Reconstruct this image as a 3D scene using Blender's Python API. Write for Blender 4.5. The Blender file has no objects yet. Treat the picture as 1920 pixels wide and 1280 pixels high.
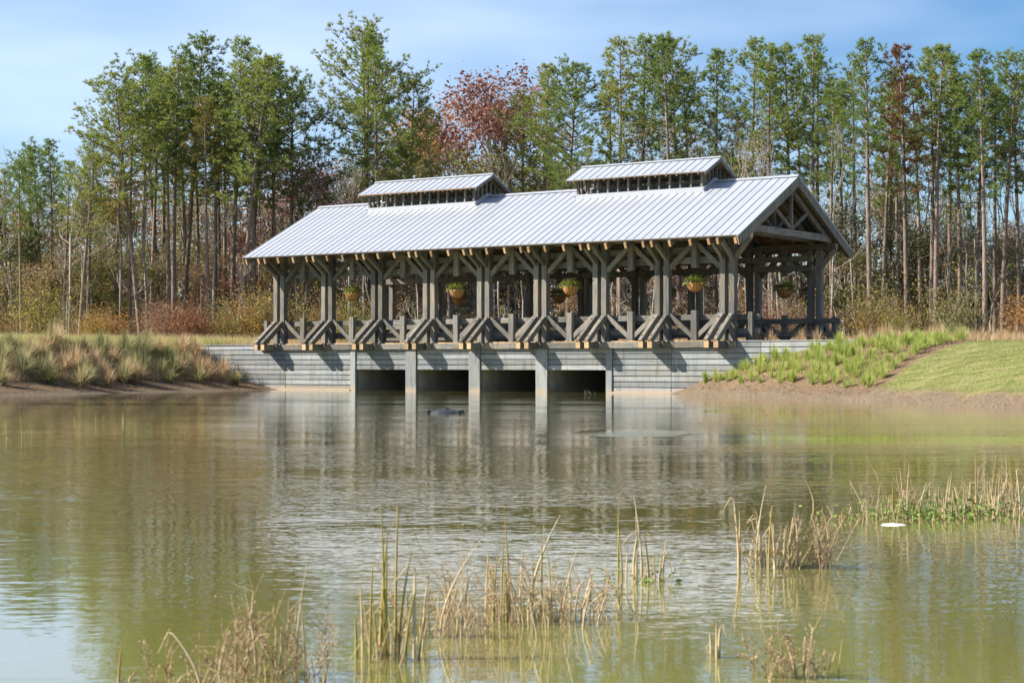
import bpy, bmesh, math, random
import numpy as np
from mathutils import Vector, Matrix, Quaternion, noise as mnoise
R = math.radians
scene = bpy.context.scene
C = scene.collection

# ------------------------------------------------------------------ camera, sky, sun, exposure
CAMH, FPX, HOR = 1.24, 3241.0, 682.0
cam_d = bpy.data.cameras.new('camera'); cam = bpy.data.objects.new('camera', cam_d); C.objects.link(cam)
cam.location = (0, 0, CAMH); cam.rotation_euler = (R(90), 0, 0)
cam_d.sensor_width = 36; cam_d.lens = 36*FPX/1920; cam_d.shift_y = (HOR-640)/1920
cam_d.clip_start = .1; cam_d.clip_end = 6000
cam_d.dof.use_dof = True; cam_d.dof.focus_distance = 74; cam_d.dof.aperture_fstop = 7.0
scene.camera = cam
SUN_EL, SUN_DIR = 35.0, Vector((-1.0, -.06, 0)).normalized()
w = bpy.data.worlds.new('World'); scene.world = w; w.use_nodes = True
nt = w.node_tree; nt.nodes.clear()
sky = nt.nodes.new('ShaderNodeTexSky'); sky.sky_type = 'NISHITA'; sky.sun_disc = False
sky.sun_elevation = R(SUN_EL); sky.sun_rotation = math.atan2(SUN_DIR.x, SUN_DIR.y)
sky.air_density = .9; sky.dust_density = .5; sky.ozone_density = 3.5
tc = nt.nodes.new('ShaderNodeTexCoord'); mp = nt.nodes.new('ShaderNodeMapping'); mp.inputs['Scale'].default_value = (1.6, 1.6, 6.0); mp.inputs['Location'].default_value = (4.4, 9, 2)
nz = nt.nodes.new('ShaderNodeTexNoise'); nz.inputs['Scale'].default_value = 1.5; nz.inputs['Detail'].default_value = 4; nz.inputs['Roughness'].default_value = .5
rp = nt.nodes.new('ShaderNodeValToRGB'); rp.color_ramp.elements[0].position = .36; rp.color_ramp.elements[1].position = .80
rp.color_ramp.elements[1].color = (.5, .5, .5, 1)
mx = nt.nodes.new('ShaderNodeMixRGB'); mx.inputs[2].default_value = (11.5, 12.6, 14.8, 1)
bg = nt.nodes.new('ShaderNodeBackground'); bg.inputs['Strength'].default_value = .052
out = nt.nodes.new('ShaderNodeOutputWorld')
L = nt.links.new
L(tc.outputs['Generated'], mp.inputs[0]); L(mp.outputs[0], nz.inputs[0]); L(nz.outputs[0], rp.inputs[0])
L(rp.outputs[0], mx.inputs[0]); hs = nt.nodes.new('ShaderNodeHueSaturation'); hs.inputs['Saturation'].default_value = 1.25; hs.inputs['Value'].default_value = 1.27
L(sky.outputs[0], hs.inputs['Color']); L(hs.outputs[0], mx.inputs[1]); L(mx.outputs[0], bg.inputs[0]); L(bg.outputs[0], out.inputs[0])
sd = bpy.data.lights.new('sun', 'SUN'); so = bpy.data.objects.new('sun', sd); C.objects.link(so)
sd.energy = 5.0; sd.angle = R(.5); sd.color = (1, .915, .785)
to_sun = Vector((SUN_DIR.x*math.cos(R(SUN_EL)), SUN_DIR.y*math.cos(R(SUN_EL)), math.sin(R(SUN_EL))))
so.rotation_euler = (-to_sun).to_track_quat('-Z', 'Y').to_euler(); so.location = (-60, 0, 60)
vs = scene.view_settings; vs.view_transform = 'Standard'; vs.look = 'None'; vs.gamma = 1; vs.use_curve_mapping = False
vs.exposure = 1.22
scene.render.engine = 'CYCLES'; scene.cycles.max_bounces = 4; scene.cycles.diffuse_bounces = 2; scene.cycles.glossy_bounces = 2; scene.cycles.transmission_bounces = 2

# ------------------------------------------------------------------ materials
def mat(name, col, rough=.8, metal=0., spec=.5):
    m = bpy.data.materials.new(name); m.use_nodes = True
    b = m.node_tree.nodes['Principled BSDF']
    b.inputs['Base Color'].default_value = (*col, 1); b.inputs['Roughness'].default_value = rough
    b.inputs['Metallic'].default_value = metal; b.inputs['Specular IOR Level'].default_value = spec
    return m
class NB:
    def __init__(s, m): s.t = m.node_tree; s.b = s.t.nodes['Principled BSDF']
    def n(s, typ, **kw):
        x = s.t.nodes.new(typ)
        for k, v in kw.items():
            if k.startswith('i_'):
                key = k[2:]; key = int(key) if key.isdigit() else key.replace('_', ' ')
                x.inputs[key].default_value = v
            else: setattr(x, k, v)
        return x
    def l(s, a, b): s.t.links.new(a, b)
    def noise(s, vec, scale, detail=4, rough=.55):
        x = s.n('ShaderNodeTexNoise', i_Scale=scale, i_Detail=detail, i_Roughness=rough)
        if vec is not None: s.l(vec, x.inputs['Vector'])
        return x.outputs['Fac']
    def ramp(s, fac, stops):
        x = s.n('ShaderNodeValToRGB'); e = x.color_ramp.elements
        while len(e) < len(stops): e.new(.5)
        for i, (p, c) in enumerate(stops):
            e[i].position = p; e[i].color = (*c, 1) if len(c) == 3 else c
        s.l(fac, x.inputs[0]); return x.outputs[0]
    def mix(s, fac, a, b, mode='MIX'):
        x = s.n('ShaderNodeMixRGB', blend_type=mode)
        for k, v in ((0, fac), (1, a), (2, b)):
            if hasattr(v, 'links') or isinstance(v, bpy.types.NodeSocket): s.l(v, x.inputs[k])
            else: x.inputs[k].default_value = v if k == 0 else (*v, 1)
        return x.outputs[0]
    def math(s, op, a, b=0.):
        x = s.n('ShaderNodeMath', operation=op)
        for k, v in ((0, a), (1, b)):
            if isinstance(v, bpy.types.NodeSocket): s.l(v, x.inputs[k])
            else: x.inputs[k].default_value = v
        return x.outputs[0]
    def bump(s, h, strength, dist):
        x = s.n('ShaderNodeBump', i_Strength=strength, i_Distance=dist); s.l(h, x.inputs['Height'])
        s.l(x.outputs[0], s.b.inputs['Normal'])

def wood_mat(name, c1, c2, c3, warm=None):
    m = mat(name, c1, .82, spec=.25); q = NB(m)
    t = q.n('ShaderNodeTexCoord'); oi = q.n('ShaderNodeObjectInfo')
    ad = q.n('ShaderNodeVectorMath', operation='ADD'); q.l(t.outputs['Object'], ad.inputs[0]); q.l(oi.outputs['Location'], ad.inputs[1])
    mp = q.n('ShaderNodeMapping'); mp.inputs['Scale'].default_value = (.8, 14, 14); q.l(ad.outputs[0], mp.inputs[0])
    g = q.noise(mp.outputs[0], 1.6, 6, .65)
    big = q.noise(ad.outputs[0], 1.3, 3)
    col = q.ramp(g, [(.28, c2), (.5, c1), (.74, c3)])
    if warm: col = q.mix(q.math('MULTIPLY', q.ramp(big, [(.45, (0, 0, 0)), (.72, (1, 1, 1))]), .55), col, warm)
    v = q.math('ADD', q.math('MULTIPLY', oi.outputs['Random'], .6), .68)
    vc = q.n('ShaderNodeCombineColor'); [q.l(v, vc.inputs[i]) for i in range(3)]
    col = q.mix(1., col, vc.outputs[0], 'MULTIPLY')
    geo = q.n('ShaderNodeNewGeometry'); sm = q.n('ShaderNodeMapping'); sm.inputs['Scale'].default_value = (4, 4, .5); q.l(geo.outputs['Position'], sm.inputs[0])
    col = q.mix(1., col, q.ramp(q.noise(sm.outputs[0], 1.4, 5, .6), [(.32, (.62, .62, .6)), (.5, (1, 1, 1)), (.7, (1.0, 1.0, 1.0))]), 'MULTIPLY')
    q.l(col, q.b.inputs['Base Color']); q.bump(g, .5, .012)
    return m
M = {}
M['wood'] = wood_mat('weathered_timber', (.158, .153, .140), (.068, .067, .063), (.25, .24, .218), (.24, .185, .12))
M['end'] = wood_mat('cut_end_grain', (.64, .38, .18), (.46, .25, .10), (.74, .48, .26))
M['end_grey'] = wood_mat('weathered_end_grain', (.44, .30, .17), (.28, .19, .11), (.52, .38, .25))
M['deck'] = wood_mat('roof_sheathing_wood', (.30, .17, .08), (.19, .10, .05), (.38, .23, .12))
M['board'] = wood_mat('grey_wall_board', (.23, .25, .265), (.155, .168, .178), (.30, .325, .34), (.28, .255, .21))
def wet_base(m, lo, hi, tint):
    q = NB(m); src = q.b.inputs['Base Color'].links[0].from_socket
    g = q.n('ShaderNodeNewGeometry'); sx = q.n('ShaderNodeSeparateXYZ'); q.l(g.outputs['Position'], sx.inputs[0])
    nn = q.noise(g.outputs['Position'], 3.5, 4)
    z = q.math('ADD', sx.outputs[2], q.math('MULTIPLY', q.math('SUBTRACT', nn, .5), .22))
    mr = q.n('ShaderNodeMapRange'); mr.inputs[1].default_value = lo; mr.inputs[2].default_value = hi; mr.inputs[3].default_value = .8; mr.inputs[4].default_value = 0
    q.l(z, mr.inputs[0]); q.l(q.mix(mr.outputs[0], src, tint), q.b.inputs['Base Color'])
wet_base(M['board'], .0, .26, (.36, .28, .19))
m = mat('culvert_concrete', (.3, .3, .28), .9); q = NB(m); g = q.n('ShaderNodeNewGeometry')
q.l(q.ramp(q.noise(g.outputs['Position'], 2.2, 6, .6), [(.3, (.22, .22, .2)), (.7, (.37, .36, .33))]), q.b.inputs['Base Color']); wet_base(m, .03, .3, (.36, .28, .19)); M['concrete'] = m
m = mat('galvalume_roof', (.6, .62, .64), .42, .08); q = NB(m); t = q.n('ShaderNodeTexCoord'); oi = q.n('ShaderNodeObjectInfo')
n1 = q.noise(t.outputs['Object'], 1.1, 5); mq = q.n('ShaderNodeMapping'); mq.inputs['Scale'].default_value = (9, .35, 1); q.l(t.outputs['Object'], mq.inputs[0]); oa = q.n('ShaderNodeVectorMath', operation='ADD'); q.l(mq.outputs[0], oa.inputs[0]); q.l(oi.outputs['Location'], oa.inputs[1])
v = q.math('ADD', q.math('MULTIPLY', oi.outputs['Random'], .07), q.math('ADD', q.math('MULTIPLY', n1, .10), q.math('MULTIPLY', q.noise(oa.outputs[0], 1., 5, .6), .16)))
q.l(q.ramp(v, [(.02, (.26, .28, .32)), (.16, (.325, .35, .395)), (.3, (.37, .395, .44))]), q.b.inputs['Base Color'])
q.l(q.ramp(n1, [(.3, (.36,)*3), (.7, (.52,)*3)]), q.b.inputs['Roughness']); mp_ = q.n('ShaderNodeMapping'); mp_.inputs['Scale'].default_value = (7, .5, 1); q.l(t.outputs['Object'], mp_.inputs[0]); q.bump(q.noise(mp_.outputs[0], 1., 3), .35, .03); M['metal'] = m
M['black'] = mat('black_plastic', (.025, .027, .03), .45); M['iron'] = mat('dark_iron', (.03, .03, .03), .5, .6)
m = mat('coconut_liner', (.45, .22, .08), .95); q = NB(m); t = q.n('ShaderNodeTexCoord')
q.l(q.ramp(q.noise(t.outputs['Object'], 30, 4), [(.3, (.30, .13, .045)), (.7, (.56, .29, .11))]), q.b.inputs['Base Color']); M['liner'] = m
m = mat('floating_foam', (.62, .62, .6), .8); M['foam'] = m
def leaf_mat(name, stops, rough=.6, objvar=.35, trans=.25):
    m = mat(name, stops[0], rough, spec=.3); q = NB(m)
    g = q.n('ShaderNodeNewGeometry'); oi = q.n('ShaderNodeObjectInfo')
    n = len(stops); f = q.math('ADD', q.math('MULTIPLY', g.outputs['Random Per Island'], 1-objvar), q.math('MULTIPLY', oi.outputs['Random'], objvar))
    col = q.ramp(f, [(.08+.84*i/(n-1), c) for i, c in enumerate(stops)])
    q.l(col, q.b.inputs['Base Color'])
    tr = q.n('ShaderNodeBsdfTranslucent'); q.l(col, tr.inputs[0])
    ms = q.n('ShaderNodeMixShader'); ms.inputs[0].default_value = trans
    o = [x for x in q.t.nodes if x.type == 'OUTPUT_MATERIAL'][0]
    q.l(q.b.outputs[0], ms.inputs[1]); q.l(tr.outputs[0], ms.inputs[2]); q.l(ms.outputs[0], o.inputs[0])
    return m
M['needle'] = leaf_mat('pine_needles', [(.11, .17, .045), (.175, .25, .058), (.26, .32, .07), (.37, .33, .09)], objvar=.45, trans=.48)
M['needle_y'] = leaf_mat('pine_needles_yellowing', [(.11, .13, .03), (.18, .19, .04), (.27, .22, .055), (.30, .18, .06)], trans=.4)
M['needle_r'] = leaf_mat('dying_pine_needles', [(.10, .08, .03), (.20, .09, .04), (.24, .11, .06), (.16, .06, .035)])
M['olive'] = leaf_mat('olive_leaves', [(.10, .11, .035), (.16, .17, .05), (.23, .21, .07), (.30, .24, .10)], trans=.35)
M['dkgreen'] = leaf_mat('evergreen_leaves', [(.045, .06, .022), (.08, .095, .035), (.11, .125, .045), (.16, .15, .06)])
M['orange'] = leaf_mat('orange_leaves', [(.26, .12, .04), (.40, .20, .06), (.46, .27, .09), (.34, .13, .05)], trans=.35)
M['red'] = leaf_mat('dark_red_leaves', [(.15, .06, .045), (.23, .095, .07), (.31, .16, .115), (.19, .08, .055)], trans=.3)
M['brown'] = leaf_mat('brown_leaves', [(.22, .15, .085), (.32, .23, .13), (.40, .29, .17), (.28, .16, .08)], trans=.35)
M['yellow'] = leaf_mat('yellow_green_leaves', [(.16, .16, .03), (.25, .24, .05), (.32, .27, .06), (.20, .14, .04)])
M['gr_green'] = leaf_mat('fresh_grass', [(.26, .35, .07), (.36, .45, .10), (.46, .52, .15), (.52, .48, .20)], trans=.5)
M['gr_mix'] = leaf_mat('clump_grass', [(.16, .17, .07), (.26, .26, .11), (.38, .34, .17), (.46, .38, .22)], objvar=.5, trans=.4)
M['gr_tan'] = leaf_mat('dry_grass', [(.36, .25, .14), (.48, .35, .20), (.58, .44, .27), (.42, .30, .17)], trans=.4)
M['meadow'] = leaf_mat('meadow_grass', [(.28, .31, .08), (.38, .39, .13), (.46, .43, .19), (.48, .39, .21)], trans=.45)
M['lawn_b'] = leaf_mat('lawn_blades', [(.14, .20, .045), (.20, .26, .065), (.27, .30, .095), (.35, .31, .14)], trans=.35)
M['straw'] = leaf_mat('pine_straw', [(.15, .085, .05), (.24, .155, .095), (.34, .24, .155), (.20, .12, .075)], trans=.05)
M['reed'] = leaf_mat('dry_reed', [(.36, .25, .12), (.48, .37, .20), (.58, .48, .30), (.31, .20, .095)], trans=.15)
M['reed_g'] = leaf_mat('green_reed', [(.14, .17, .03), (.24, .25, .05), (.36, .27, .09), (.18, .20, .04)], trans=.15)
M['weed'] = leaf_mat('dry_weed', [(.30, .19, .10), (.41, .28, .155), (.50, .38, .23), (.27, .16, .09)], trans=.15)
M['weed_g'] = leaf_mat('water_weed_leaves', [(.07, .14, .02), (.12, .22, .035), (.20, .28, .06), (.26, .22, .06)])
def bark_mat(name, a, b, c):
    m = mat(name, b, .92, spec=.2); q = NB(m); t = q.n('ShaderNodeTexCoord'); oi = q.n('ShaderNodeObjectInfo')
    mp = q.n('ShaderNodeMapping'); mp.inputs['Scale'].default_value = (5, 5, 1.2); q.l(t.outputs['Object'], mp.inputs[0])
    f = q.noise(mp.outputs[0], 1.6, 6, .65)
    col = q.ramp(f, [(.3, a), (.52, b), (.72, c)]); v = q.math('ADD', q.math('MULTIPLY', oi.outputs['Random'], .5), .72)
    vc = q.n('ShaderNodeCombineColor'); [q.l(v, vc.inputs[i]) for i in range(3)]
    q.l(q.mix(1., col, vc.outputs[0], 'MULTIPLY'), q.b.inputs['Base Color']); q.bump(f, .7, .04); return m
M['pbark'] = bark_mat('pine_bark', (.095, .072, .06), (.195, .152, .125), (.295, .245, .205))
M['gbark'] = bark_mat('grey_bark', (.13, .115, .10), (.24, .215, .19), (.36, .33, .30))
M['wbark'] = bark_mat('pale_sapling_bark', (.17, .15, .13), (.27, .245, .215), (.37, .345, .31))

# ------------------------------------------------------------------ helpers
class MB:
    def __init__(s): s.v = []; s.f = []; s.m = []; s.q = []
    def batch(s, arr, mi=0): s.q.append((np.asarray(arr, np.float32), mi))     # (N, 3 or 4, 3) loose faces
    def quad(s, a, b, c, d, mi=0):
        i = len(s.v); s.v += [a, b, c, d]; s.f.append((i, i+1, i+2, i+3)); s.m.append(mi)
    def tri(s, a, b, c, mi=0):
        i = len(s.v); s.v += [a, b, c]; s.f.append((i, i+1, i+2)); s.m.append(mi)
    def tube(s, pts, rad, n=6, mi=0, cap=True):
        pts = [Vector(p) for p in pts]; base = len(s.v); up = Vector((.3, .9, .2)).normalized()
        for i, p in enumerate(pts):
            d = (pts[min(i+1, len(pts)-1)]-pts[max(i-1, 0)]).normalized()
            a = d.cross(up)
            if a.length < 1e-3: a = d.cross(Vector((1, 0, 0)))
            a.normalize(); b = d.cross(a)
            for k in range(n):
                t = 2*math.pi*k/n; s.v.append(tuple(p+(a*math.cos(t)+b*math.sin(t))*rad[i]))
        for i in range(len(pts)-1):
            for k in range(n):
                k2 = (k+1) % n
                s.f.append((base+i*n+k, base+i*n+k2, base+(i+1)*n+k2, base+(i+1)*n+k)); s.m.append(mi)
        if cap:
            s.f.append(tuple(base+(len(pts)-1)*n+k for k in range(n))); s.m.append(mi)
            s.f.append(tuple(base+k for k in reversed(range(n)))); s.m.append(mi)
    def box(s, c, d, mi=0):
        x, y, z = c; a, b, e = d[0]/2, d[1]/2, d[2]/2; i = len(s.v)
        s.v += [(x-a, y-b, z-e), (x+a, y-b, z-e), (x+a, y+b, z-e), (x-a, y+b, z-e), (x-a, y-b, z+e), (x+a, y-b, z+e), (x+a, y+b, z+e), (x-a, y+b, z+e)]
        for f in ((0, 3, 2, 1), (4, 5, 6, 7), (0, 1, 5, 4), (1, 2, 6, 5), (2, 3, 7, 6), (3, 0, 4, 7)): s.f.append(tuple(i+k for k in f)); s.m.append(mi)
    def lathe(s, prof, n=16, mi=0, sx=1, sy=1):
        b = len(s.v)
        for r, z in prof:
            for k in range(n): t = 2*math.pi*k/n; s.v.append((r*math.cos(t)*sx, r*math.sin(t)*sy, z))
        for i in range(len(prof)-1):
            for k in range(n): k2 = (k+1) % n; s.f.append((b+i*n+k, b+i*n+k2, b+(i+1)*n+k2, b+(i+1)*n+k)); s.m.append(mi)
    def mesh(s, name, mats, smooth=False):
        me = bpy.data.meshes.new(name)
        if s.q:
            V = [np.array([tuple(v) for v in s.v], np.float32).reshape(-1, 3)]; Lp = [np.array([i for f in s.f for i in f], np.int32)]; Ct = [np.array([len(f) for f in s.f], np.int32)]; off = len(s.v)
            for arr, mi in s.q:
                n, k = arr.shape[:2]; V.append(arr.reshape(-1, 3)); Lp.append(np.arange(off, off+n*k, dtype=np.int32)); Ct.append(np.full(n, k, np.int32)); off += n*k; s.m += [mi]*n
            V, Lp, Ct = np.concatenate(V), np.concatenate(Lp), np.concatenate(Ct)
            me.vertices.add(len(V)); me.vertices.foreach_set('co', V.ravel()); me.loops.add(len(Lp)); me.loops.foreach_set('vertex_index', Lp)
            me.polygons.add(len(Ct)); me.polygons.foreach_set('loop_start', np.concatenate([[0], np.cumsum(Ct)[:-1]]).astype(np.int32)); me.update(calc_edges=True)
        else: me.from_pydata([tuple(v) for v in s.v], [], s.f)
        for x in mats: me.materials.append(x)
        if len(mats) > 1: me.polygons.foreach_set('material_index', s.m)
        if smooth: me.polygons.foreach_set('use_smooth', [True]*len(me.polygons))
        me.update(); return me
def unit(a): return a/np.maximum(np.linalg.norm(a, axis=-1, keepdims=True), 1e-6)
def leaf_quads(rs, c, size, asp=.55, flat=.6):
    n = len(c); a = unit(rs.normal(size=(n, 3))*(1, 1, flat)); b = unit(np.cross(a, rs.normal(size=(n, 3)))); sz = (size*rs.uniform(.6, 1.3, n))[:, None]
    return np.stack([c-a*sz, c-b*sz*asp, c+a*sz, c+b*sz*asp], 1)
def link(name, me, parent=None, mtx=None):
    o = bpy.data.objects.new(name, me); C.objects.link(o)
    if parent: o.parent = parent
    if mtx is not None: o.matrix_local = mtx
    return o
def tag(o, label, cat, group=None, kind=None):
    o['label'] = label; o['category'] = cat
    if group: o['group'] = group
    if kind: o['kind'] = kind
    return o
def struct(o, kind='structure', label=None):
    o['kind'] = kind
    if label: o['label'] = label
    return o
ONES = 'zeroth first second third fourth fifth sixth seventh eighth ninth tenth eleventh twelfth thirteenth fourteenth fifteenth sixteenth seventeenth eighteenth nineteenth'.split()
TENS = {2: 'twenty', 3: 'thirty', 4: 'forty', 5: 'fifty', 6: 'sixty', 7: 'seventy', 8: 'eighty'}
TENTH = {2: 'twentieth', 3: 'thirtieth', 4: 'fortieth', 5: 'fiftieth', 6: 'sixtieth', 7: 'seventieth', 8: 'eightieth'}
def ordw(n): return ONES[n] if n < 20 else (TENTH[n//10] if n % 10 == 0 else TENS[n//10]+'-'+ONES[n % 10])
_beam = {}
def beam_mesh(Ln, wd, h, mats, cham):
    key = (round(Ln, 3), round(wd, 3), round(h, 3), tuple(x.name for x in mats), cham)
    if key in _beam: return _beam[key]
    bm = bmesh.new(); bmesh.ops.create_cube(bm, size=1)
    for v in bm.verts: v.co = Vector((v.co.x*Ln, v.co.y*wd, v.co.z*h))
    if cham: bmesh.ops.bevel(bm, geom=bm.edges[:], offset=cham, segments=1, affect='EDGES')
    bm.normal_update()
    if len(mats) > 1:
        for f in bm.faces:
            if abs(f.normal.x) > .95: f.material_index = 1
    me = bpy.data.meshes.new('timber'); bm.to_mesh(me); bm.free()
    for x in mats: me.materials.append(x)
    _beam[key] = me; return me
def beam(name, p0, p1, wd, h, parent, mats=None, up=(0, 0, 1), cham=.014, pre=None):
    mats = mats or [M['wood'], M['end_grey']]
    p0, p1 = Vector(p0), Vector(p1); x = (p1-p0); Ln = x.length; x.normalize(); up = Vector(up)
    if abs(x.dot(up)) > .98: up = Vector((0, 1, 0))
    y = up.cross(x).normalized(); z = x.cross(y)
    m = Matrix((x, y, z)).transposed().to_4x4(); m.translation = (p0+p1)/2
    if pre is not None: m = pre @ m
    return link(name, beam_mesh(Ln, wd, h, mats, cham), parent, m)
def px(u, y, z):           # pixel of the photograph on a level z -> place on the ground
    Y = (CAMH-z)*FPX/(y-HOR); return Vector(((u-960)/FPX*Y, Y, z))
def X_at(u, Y): return (u-960)/FPX*Y

# ------------------------------------------------------------------ bridge frame
ORG = Vector((-11.33, 84.63, 0)); CA, SA = .8286, .5598
def loc2w(x, y): return (ORG.x+CA*x+SA*y, ORG.y-SA*x+CA*y)
def w2loc(X, Y): dx, dy = X-ORG.x, Y-ORG.y; return (CA*dx-SA*dy, SA*dx+CA*dy)
BAY, NB_, WID = 3.05, 8, 8.6
LEN = BAY*NB_

# ------------------------------------------------------------------ terrain
POND = np.array([(-11.0, 83.9), (-15.2, 75.6), (-19.8, 67), (-30, 52), (-38, 30), (-34, 8), (-20, 2.2), (0, 1.2), (12, 3), (22, 12), (21.5, 28), (17.6, 39), (14.4, 48.4), (11.4, 57.4), (6.2, 72.4), (7.6, 73.6), (-9, 85)], float)
def sdist(X, Y):
    P = POND; n = len(P); d = np.full(X.shape, 1e9); ins = np.zeros(X.shape, bool)
    for i in range(n):
        a, b = P[i], P[(i+1) % n]; e = b-a
        t = np.clip(((X-a[0])*e[0]+(Y-a[1])*e[1])/(e@e), 0, 1)
        d = np.minimum(d, np.hypot(X-a[0]-t*e[0], Y-a[1]-t*e[1]))
        c = ((a[1] > Y) != (b[1] > Y)) & (X < (b[0]-a[0])*(Y-a[1])/(b[1]-a[1]+1e-12)+a[0]); ins ^= c
    return np.where(ins, -d, d)
def sst(t): t = np.clip(t, 0, 1); return t*t*(3-2*t)
def wob(X, Y): return .45*np.sin(X*.9+Y*.35)+.3*np.sin(X*2.1-Y*1.3)+.2*np.sin(Y*2.9+X*.4)+.1*np.sin(X*5.3+Y*4.1)
def height(X, Y):
    X = np.asarray(X, float); Y = np.asarray(Y, float)
    d = sdist(X, Y)+.22*wob(X, Y)*(np.clip(Y/20, 0, 1))
    lx = CA*(X-ORG.x)-SA*(Y-ORG.y); ly = SA*(X-ORG.x)+CA*(Y-ORG.y)
    right = sst((X-2)/4); leftf = 1-right
    wd = 6.2*(1-right)+right*(5.2+3.2*sst((66-Y)/9))
    top = np.where(Y < 25, .55, 2.0)
    lip = .12+.2*leftf+.14*right*sst((60-Y)/3)
    t = np.clip((d-.35-1.3*leftf)/(wd-.35-1.3*leftf), 0, 1)
    z = np.where(d < 0, np.maximum(-.9, d*.5), lip*sst(d/(.35+1.9*leftf))+(top+.06-lip)*(right*(1-(1-t)**1.55)+leftf*sst(t*.75+.0)/sst(np.array(.75))))
    z = z+np.clip(d-wd, 0, 40)*.004+.03*wob(X*1.7, Y*1.7)*np.clip(d/2, 0, 1)
    back = (ly > -.55) & (lx > -9) & (lx < 31)
    z = np.where(back, 2.06, z)
    chan = (lx > 5.0) & (lx < 19.25) & (ly > -.55) & (ly < 16)
    z = np.where(chan, -.9, z)
    return z
def hz(x, y): return float(height(np.array([x]), np.array([y]))[0])
def ramp_axis(lo, hi, step, far, g=1.22):
    a = list(np.arange(lo, hi+1e-6, step)); s = step; v = hi
    while v < far: s *= g; v += s; a.append(v)
    s = step; v = lo
    while v > -far: s *= g; v -= s; a.insert(0, v)
    return a
gx = sorted(ramp_axis(-26, 58, .42, 1500)+[4.98, 5.02, 19.23, 19.27]); gy = sorted(ramp_axis(-48, 22, .42, 1500)+[-.56, -.54])
GX, GY = np.meshgrid(np.array(gx), np.array(gy)); WX = ORG.x+CA*GX+SA*GY; WY = ORG.y-SA*GX+CA*GY
GZ = height(WX, WY); nx, ny = len(gx), len(gy)
verts = np.stack([WX, WY, GZ], -1).reshape(-1, 3)
ii = np.arange(nx*ny).reshape(ny, nx); faces = np.stack([ii[:-1, :-1], ii[:-1, 1:], ii[1:, 1:], ii[1:, :-1]], -1).reshape(-1, 4)
me = bpy.data.meshes.new('ground'); me.from_pydata(verts.tolist(), [], faces.tolist())
me.polygons.foreach_set('use_smooth', [True]*len(me.polygons))
LB = [(10.6, 56.2), (12.2, 57.6), (14, 60), (17.5, 63.6), (25, 68.4), (60, 82), (400, 200)]     # edge of the lawn
def lawn_side(X, Y):
    xs = np.array([p[0] for p in LB]); ys = np.array([p[1] for p in LB]); return np.interp(X, xs, ys)-Y+.25*wob(X, Y)
D = sdist(WX, WY)
lawn = ((lawn_side(WX, WY) > 0) & (WX > 10.6) & (D > .75)).astype(float)
mulch = ((D < 7.4) & (WY > 40)).astype(float)*(1-lawn)
mud = sst((1.1+.35*wob(WX, WY)-D)/.7)
mead = sst((-12-WX)/3)*sst((D-5.5)/1.5)
at = me.color_attributes.new('zone', 'FLOAT_COLOR', 'POINT')
at.data.foreach_set('color', np.stack([lawn, mulch, mud, mead], -1).reshape(-1).tolist())
m = mat('ground_cover', (.2, .15, .1), .95, spec=.15); q = NB(m); g = q.n('ShaderNodeNewGeometry'); P = g.outputs['Position']
a = q.n('ShaderNodeVertexColor', layer_name='zone'); sp = q.n('ShaderNodeSeparateColor'); q.l(a.outputs[0], sp.inputs[0])
n1 = q.noise(P, 1.2, 6, .65); n2 = q.noise(P, 9, 6, .7); n3 = q.noise(P, .35, 3)
litter = q.ramp(n2, [(.3, (.13, .085, .05)), (.7, (.28, .20, .12))])
mulc = q.ramp(n2, [(.28, (.085, .055, .034)), (.5, (.185, .128, .08)), (.72, (.29, .21, .14))])
law = q.mix(q.ramp(n1, [(.35, (0, 0, 0)), (.7, (1, 1, 1))]), q.ramp(n2, [(.3, (.13, .17, .042)), (.7, (.23, .25, .08))]), (.28, .24, .125))
mudc = q.ramp(n2, [(.3, (.085, .065, .045)), (.55, (.165, .128, .09)), (.75, (.26, .212, .16))])
mdw = q.ramp(n2, [(.3, (.26, .28, .07)), (.7, (.44, .40, .16))])
col = q.mix(a.outputs[1], litter, mdw); col = q.mix(sp.outputs[1], col, mulc); col = q.mix(sp.outputs[0], col, law); col = q.mix(sp.outputs[2], col, mudc)
q.l(col, q.b.inputs['Base Color']); q.bump(q.math('ADD', n2, q.math('MULTIPLY', n1, 1.5)), .9, .07)
me.materials.append(m); ground = struct(link('ground', me), label='grassy and mulched banks around the pond')

# ------------------------------------------------------------------ water
m = mat('pond_water', (.135, .128, .040), .03, spec=.5); q = NB(m); q.b.inputs['IOR'].default_value = 1.333
g = q.n('ShaderNodeNewGeometry'); P = g.outputs['Position']
def mapped(sc, rot=0.):
    x = q.n('ShaderNodeMapping'); x.inputs['Scale'].default_value = sc; x.inputs['Rotation'].default_value = (0, 0, rot); q.l(P, x.inputs[0]); return x.outputs[0]
w1 = q.noise(mapped((1.9, 2.6, 1), .12), 1.0, 2, .5)
w2 = q.noise(mapped((5.2, 7.5, 1), -.18), 1.0, 2, .5)
w3 = q.noise(mapped((.45, .7, 1), .3), 1.0, 2, .5)
calm = q.ramp(q.noise(mapped((.05, .16, 1), .25), 1.0, 3, .5), [(.38, (.22,)*3), (.62, (1, 1, 1))])
sx = q.n('ShaderNodeSeparateXYZ'); q.l(P, sx.inputs[0])
near = q.n('ShaderNodeMapRange'); near.inputs[1].default_value = 7.4; near.inputs[2].default_value = 10.5; near.inputs[3].default_value = .3; near.inputs[4].default_value = 1; q.l(sx.outputs[1], near.inputs[0])
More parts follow.
